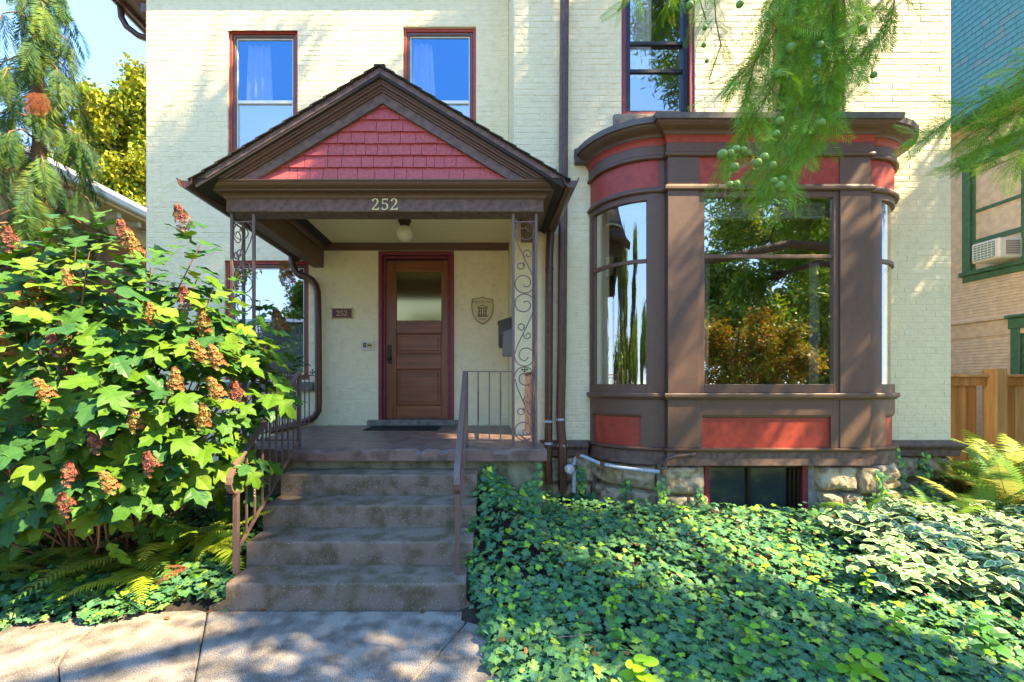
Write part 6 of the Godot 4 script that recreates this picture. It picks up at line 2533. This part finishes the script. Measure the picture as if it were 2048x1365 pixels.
func build_ferns() -> void:
	var meshes := [frond_mesh(1, 0.55), frond_mesh(2, 0.8), frond_mesh(3, 0.4), frond_mesh(4, 1.0)]
	var green := [M.fern_a, M.fern_b, M.fern_c, M.fern_b]
	var spots := [[300, 1100, 3.12, 0.46, 8, 0], [170, 1090, 3.12, 0.42, 7, 0], [390, 1075, 3.22, 0.46, 8, 0], [50, 1090, 3.12, 0.44, 8, 0], [250, 1040, 3.18, 0.60, 9, 0], [425, 1040, 3.42, 0.62, 7, 0], [120, 1040, 3.15, 0.55, 8, 0], [340, 1030, 3.3, 0.62, 8, 0], [0, 1060, 3.1, 0.50, 7, 0],
		[1960, 1040, 4.25, 0.62, 12, 1], [2030, 1030, 4.3, 0.74, 13, 1], [1880, 1055, 4.05, 0.52, 10, 1], [1985, 985, 4.9, 0.80, 14, 1], [2060, 975, 5.0, 0.9, 14, 1], [1925, 985, 5.1, 0.70, 13, 1], [2010, 1000, 5.6, 0.95, 14, 1], [1735, 1010, 4.35, 0.50, 6, 2]]
	var lab := ["fern in the clump between the hydrangea and the walk", "fern in the clump before the wooden fence", "young fern against the stones under the bay"]
	for s in spots:
		var p := P(s[0], s[1], s[2])
		p.y = bed_height(p.x, p.z) - 0.01
		var f := thing("fern", lab[s[5]], "fern", p, ["ferns under the hydrangea", "ferns before the fence", "ferns by the bay"][s[5]])
		for i in s[4]:
			var a: float = i * 2.39996 + rr(-0.4, 0.4)
			var d := Vector3(cos(a), 0, sin(a) * 0.9 + 0.15)
			var dead := rng.randf() < 0.13
			var tilt := rr(-0.15, 0.55) + (0.35 if s[5] == 1 else 0.0)
			var x := aim(p, d + Vector3(0, tilt, 0), Vector3.UP, s[3] * rr(0.75, 1.15) * (0.7 if dead else 1.0))
			put(f, "frond", meshes[rng.randi() % 4], M.fern_dead if dead else green[rng.randi() % 4], x)


func in_right_bed(x: float, d: float) -> bool:
	if d < 2.92:
		return x > -0.05 + (2.86 - d) * 0.10 + 0.03 * sin(d * 23.0)
	if d < 4.06:
		return x > -0.13 + 0.05 * sin(d * 9.0)
	if d < 4.50:
		return x > 0.53
	# round the bay
	if x > 1.1 and x < 4.6:
		var dx := maxf(maxf(BXL - x, x - BXR), 0.0)
		var r2 := dx * dx + pow(ZW - d, 2)
		if dx > 0.0:
			return r2 > BR * BR
		return d < BZC - 0.03
	return d < 5.12 and x > 0.53


func build_ivy() -> void:
	var mesh := ivy_leaf()
	var dark := [Color(0.16, 0.42, 0.17), Color(0.12, 0.33, 0.17), Color(0.22, 0.52, 0.15), Color(0.17, 0.40, 0.21), Color(0.30, 0.56, 0.14), Color(0.14, 0.37, 0.13)]
	var young := [Color(0.55, 0.98, 0.07), Color(0.42, 0.90, 0.07), Color(0.72, 1.0, 0.11)]
	for bed in 2:
		var t := stuff("ivy", "dark green ivy carpet over the bed right of the steps" if bed == 0 else "ivy along the walk below the ferns and hydrangea", "ivy")
		var xs := []
		var cs := []
		var n := 21000 if bed == 0 else 6500
		for i in n:
			var x: float
			var d: float
			if bed == 0:
				d = lerpf(1.75, 5.15, pow(rng.randf(), 1.25))
				x = rr(-0.2, minf(6.6, d * 1.32 + 0.3))
				if not in_right_bed(x, d):
					continue
			else:
				d = rr(2.55, 4.0)
				x = rr(-4.2, -1.66)
				var edge := 2.66 + 0.10 * sin(x * 2.1) + 0.03 * sin(x * 9.0) + (0.22 * smoothstep(-2.35, -1.75, x))
				if d < edge or (x > -1.74 and d > 3.2):
					continue
			var low := i % 3 == 0
			var y := bed_height(x, -d) + (rr(-0.01, 0.04) if low else rr(0.03, 0.085))
			var up := Vector3(rr(-0.4, 0.4), 1.0, rr(-0.1, 0.75))
			# tumble over the side of the steps and the kerb of the walk
			if bed == 0 and x < 0.12:
				up += Vector3(-0.5, 0, 0.3)
			var c: Color = dark[rng.randi() % 6]
			var sz := rr(0.028, 0.068)
			if rng.randf() < (0.06 if bed == 0 else 0.04):
				c = young[rng.randi() % 3]
				sz *= 0.85
				y += 0.02
			xs.append(aim(Vector3(x, y, -d), Vector3(rr(-1, 1), rr(-0.45, 0.1), rr(-0.7, 1.0)), up, sz))
			cs.append(c)
		if bed == 0:
			# climbing the porch base, the stones and the corner of the house
			for i in 1300:
				var x := rr(-0.14, 0.50)
				var y := 0.1 + 0.64 * pow(rng.randf(), 1.15)
				if y > 0.60 + 0.13 * sin(x * 13.0 + 1.0) + 0.05 * sin(x * 40.0):
					continue
				xs.append(aim(Vector3(x, y, -4.10 + rr(0, 0.05)), Vector3(rr(-0.7, 0.7), -1, 0.3), Vector3(rr(-0.5, 0.5), 0.5, 1), rr(0.035, 0.06)))
				cs.append(young[rng.randi() % 3] if rng.randf() < 0.22 else dark[rng.randi() % 6])
			for q in [[4.55, -5.02, 0.62, 60], [4.86, -5.05, 0.58, 110], [1.75, -4.52, 0.40, 26], [2.14, -4.55, 0.30, 40], [1.05, -5.0, 0.45, 70], [3.86, -4.45, 0.5, 70], [1.45, -4.72, 0.36, 22]]:
				for i in q[3]:
					var s := rng.randf()
					xs.append(aim(Vector3(q[0] + rr(-0.10, 0.10) * (1.2 - s), 0.12 + q[2] * s, q[1] + rr(-0.02, 0.05)), Vector3(rr(-0.7, 0.7), -1, 0.3), Vector3(rr(-0.5, 0.5), 0.5, 1), rr(0.03, 0.055)))
					cs.append(young[rng.randi() % 3] if rng.randf() < 0.2 else dark[rng.randi() % 6])
		multi(t, "leaves", mesh, M.ivy_leaf, xs, cs)


func build_groundcover() -> void:
	var t := stuff("variegated_goutweed", "cream edged goutweed patch before the fern and corner of the house", "ground cover")
	var mesh := oval_leaf(true)
	var xs := []
	var cs := []
	for i in 2600:
		var d := rr(2.75, 4.15)
		var x := rr(2.4, 5.3)
		var u := VX + x / d * F
		var v := VY + 1.2 / d * F
		var k := smoothstep(1655.0, 1800.0, u + 40.0 * sin(d * 7.0)) * smoothstep(1240.0, 1150.0, v - (u - 1750.0) * 0.16)
		if rng.randf() > k:
			continue
		var p := Vector3(x, bed_height(x, -d) + rr(0.10, 0.24), -d)
		var a := rr(0, TAU)
		for q in 3:
			var an := a + (q - 1) * 1.5
			xs.append(aim(p, Vector3(cos(an), rr(-0.35, 0.05), sin(an)), Vector3.UP + rv() * 0.3, rr(0.055, 0.085)))
			cs.append(Color(0.54, 0.64, 0.38) * rr(0.75, 1.15))
	multi(t, "leaves", mesh, M.ivy_leaf, xs, cs)

	var ov := oval_leaf(false)
	for q in [[1268, 1335, 2.10, 0.070, 0], [1285, 1352, 2.08, 0.070, 0], [1500, 1262, 2.36, 0.055, 0], [1560, 1290, 2.28, 0.05, 1], [1700, 1325, 2.15, 0.070, 0], [1735, 1352, 2.1, 0.07, 0], [1480, 1335, 2.15, 0.065, 1], [1640, 1330, 2.16, 0.065, 1], [1735, 1150, 2.8, 0.05, 0], [1230, 1180, 2.6, 0.045, 0], [1480, 1230, 2.45, 0.045, 1], [1790, 1240, 2.42, 0.05, 0], [1230, 1250, 2.4, 0.05, 1], [1790, 1120, 2.9, 0.07, 1], [1980, 1290, 2.3, 0.09, 1], [1960, 1240, 2.45, 0.08, 1]]:
		var p := P(q[0], q[1], q[2])
		var ground := bed_height(p.x, p.z)
		var s := thing("leafy_shoot", "bright lime shoot with round glossy leaves rising from the ivy" if q[4] == 0 else "dark glossy oval leaved shoot rising from the ivy", "plant", Vector3(p.x, ground, p.z), "lime shoots in the ivy" if q[4] == 0 else "glossy dark shoots in the ivy")
		var st := MB.new()
		var top := Vector3(p.x, maxf(p.y, ground + 0.14) + 0.02, p.z)
		st.tube([Vector3(p.x, ground - 0.02, p.z), top], 0.003, 5)
		part(s, "stem", st, M.shoot)
		for k in 7:
			var an := k * 2.4
			var up := Vector3.UP + Vector3(0, 0, 0.5) + rv() * 0.25
			put(s, "leaf", ov, M.shoot if q[4] == 0 else M.shoot_dark, aim(top - Vector3(0, 0.018 * k, 0), Vector3(cos(an), 0.25 if k < 2 else -0.05, sin(an) * 0.8 + 0.2), up, q[3] * rr(0.8, 1.1)))
	# fallen leaves and twigs
	var tw := stuff("leaf_litter", "dry twigs and brown leaves scattered over ivy and walk", "litter")
	var lm := MB.new()
	for q in [[1170, 1060, 2.98], [1360, 1060, 3.05], [1450, 1165, 2.62], [1150, 1255, 2.36], [1640, 1240, 2.42], [1390, 1090, 2.95], [965, 1190, 2.9], [955, 1205, 2.9]]:
		var p := P(q[0], q[1], q[2])
		var d := Vector3(rr(-1, 1), 0, rr(-1, 1)).normalized() * rr(0.08, 0.2)
		p.y = bed_height(p.x, p.z) + 0.09
		lm.tube([p - d * 0.5, p + rv() * 0.008, p + d * 0.5], 0.0025, 4)
	part(tw, "twigs", lm, M.twig_grey)
	var dx := []
	var dc := []
	for q in [[515, 1216, 2.92], [520, 1221, 2.90], [845, 1226, 2.86], [425, 1222, 2.9], [210, 1240, 2.78], [60, 1260, 2.68], [330, 1240, 2.8]]:
		dx.append(aim(Vector3(X(q[0], q[2]), 0.008, -q[2]), rv() * Vector3(1, 0.1, 1), Vector3.UP + rv() * 0.4, 0.035))
		dc.append(Color(0.20, 0.085, 0.035) * rr(0.7, 1.3))
	for i in 170:
		var d := rr(2.1, 4.2)
		var x := rr(0.1, 4.0)
		dx.append(aim(Vector3(x, bed_height(x, -d) + 0.08, -d), rv() * Vector3(1, 0.3, 1), Vector3.UP + rv() * 0.6, rr(0.025, 0.04)))
		dc.append(Color(0.24, 0.12, 0.045) * rr(0.6, 1.3))
	multi(tw, "dry_leaves", ov, M.leaf_tint, dx, dc)


func _ready() -> void:
	rng.seed = 20240
	setup_view()
	materials()
	ground_and_walk()
	build_house()
	build_bay()
	build_porch()
	build_steps()
	build_neighbours()
	build_fence()
	var gr := "handrails of the front steps"
	stair_rail("iron stair handrail with curled end beside the hydrangea", -1.680, -1.720, gr)
	stair_rail("iron stair handrail with curled end beside the climbing ivy", -0.186, -0.186, gr)
	var zc := 4.235
	level_rail("porch_railing", "short iron railing from the hydrangea side handrail to the column", Vector3(-1.738, 0, -zc), Vector3(X(507.5, zc) + 0.014, 0, -zc), 3, false)
	level_rail("porch_railing", "short iron railing from the ivy side handrail to the column", Vector3(-0.168, 0, -zc), Vector3(X(1026.5, zc) - 0.014, 0, -zc), 3, false)
	level_rail("porch_railing", "long iron side railing between the hydrangea and the downspout", Vector3(X(463.5, zc), 0, -zc - 0.24), Vector3(X(463.5, zc), 0, -ZB + 0.08), 11, true)
	level_rail("porch_railing", "iron side railing between column and downspouts with trefoil finial", Vector3(X(1072, zc), 0, -zc - 0.24), Vector3(X(1072, zc) - 0.03, 0, -ZW + 0.06), 7, true)
	build_fittings()
	build_far_trees()
	build_cypress()
	build_cedar()
	build_hydrangea()
	build_ferns()
	build_ivy()
	build_groundcover()
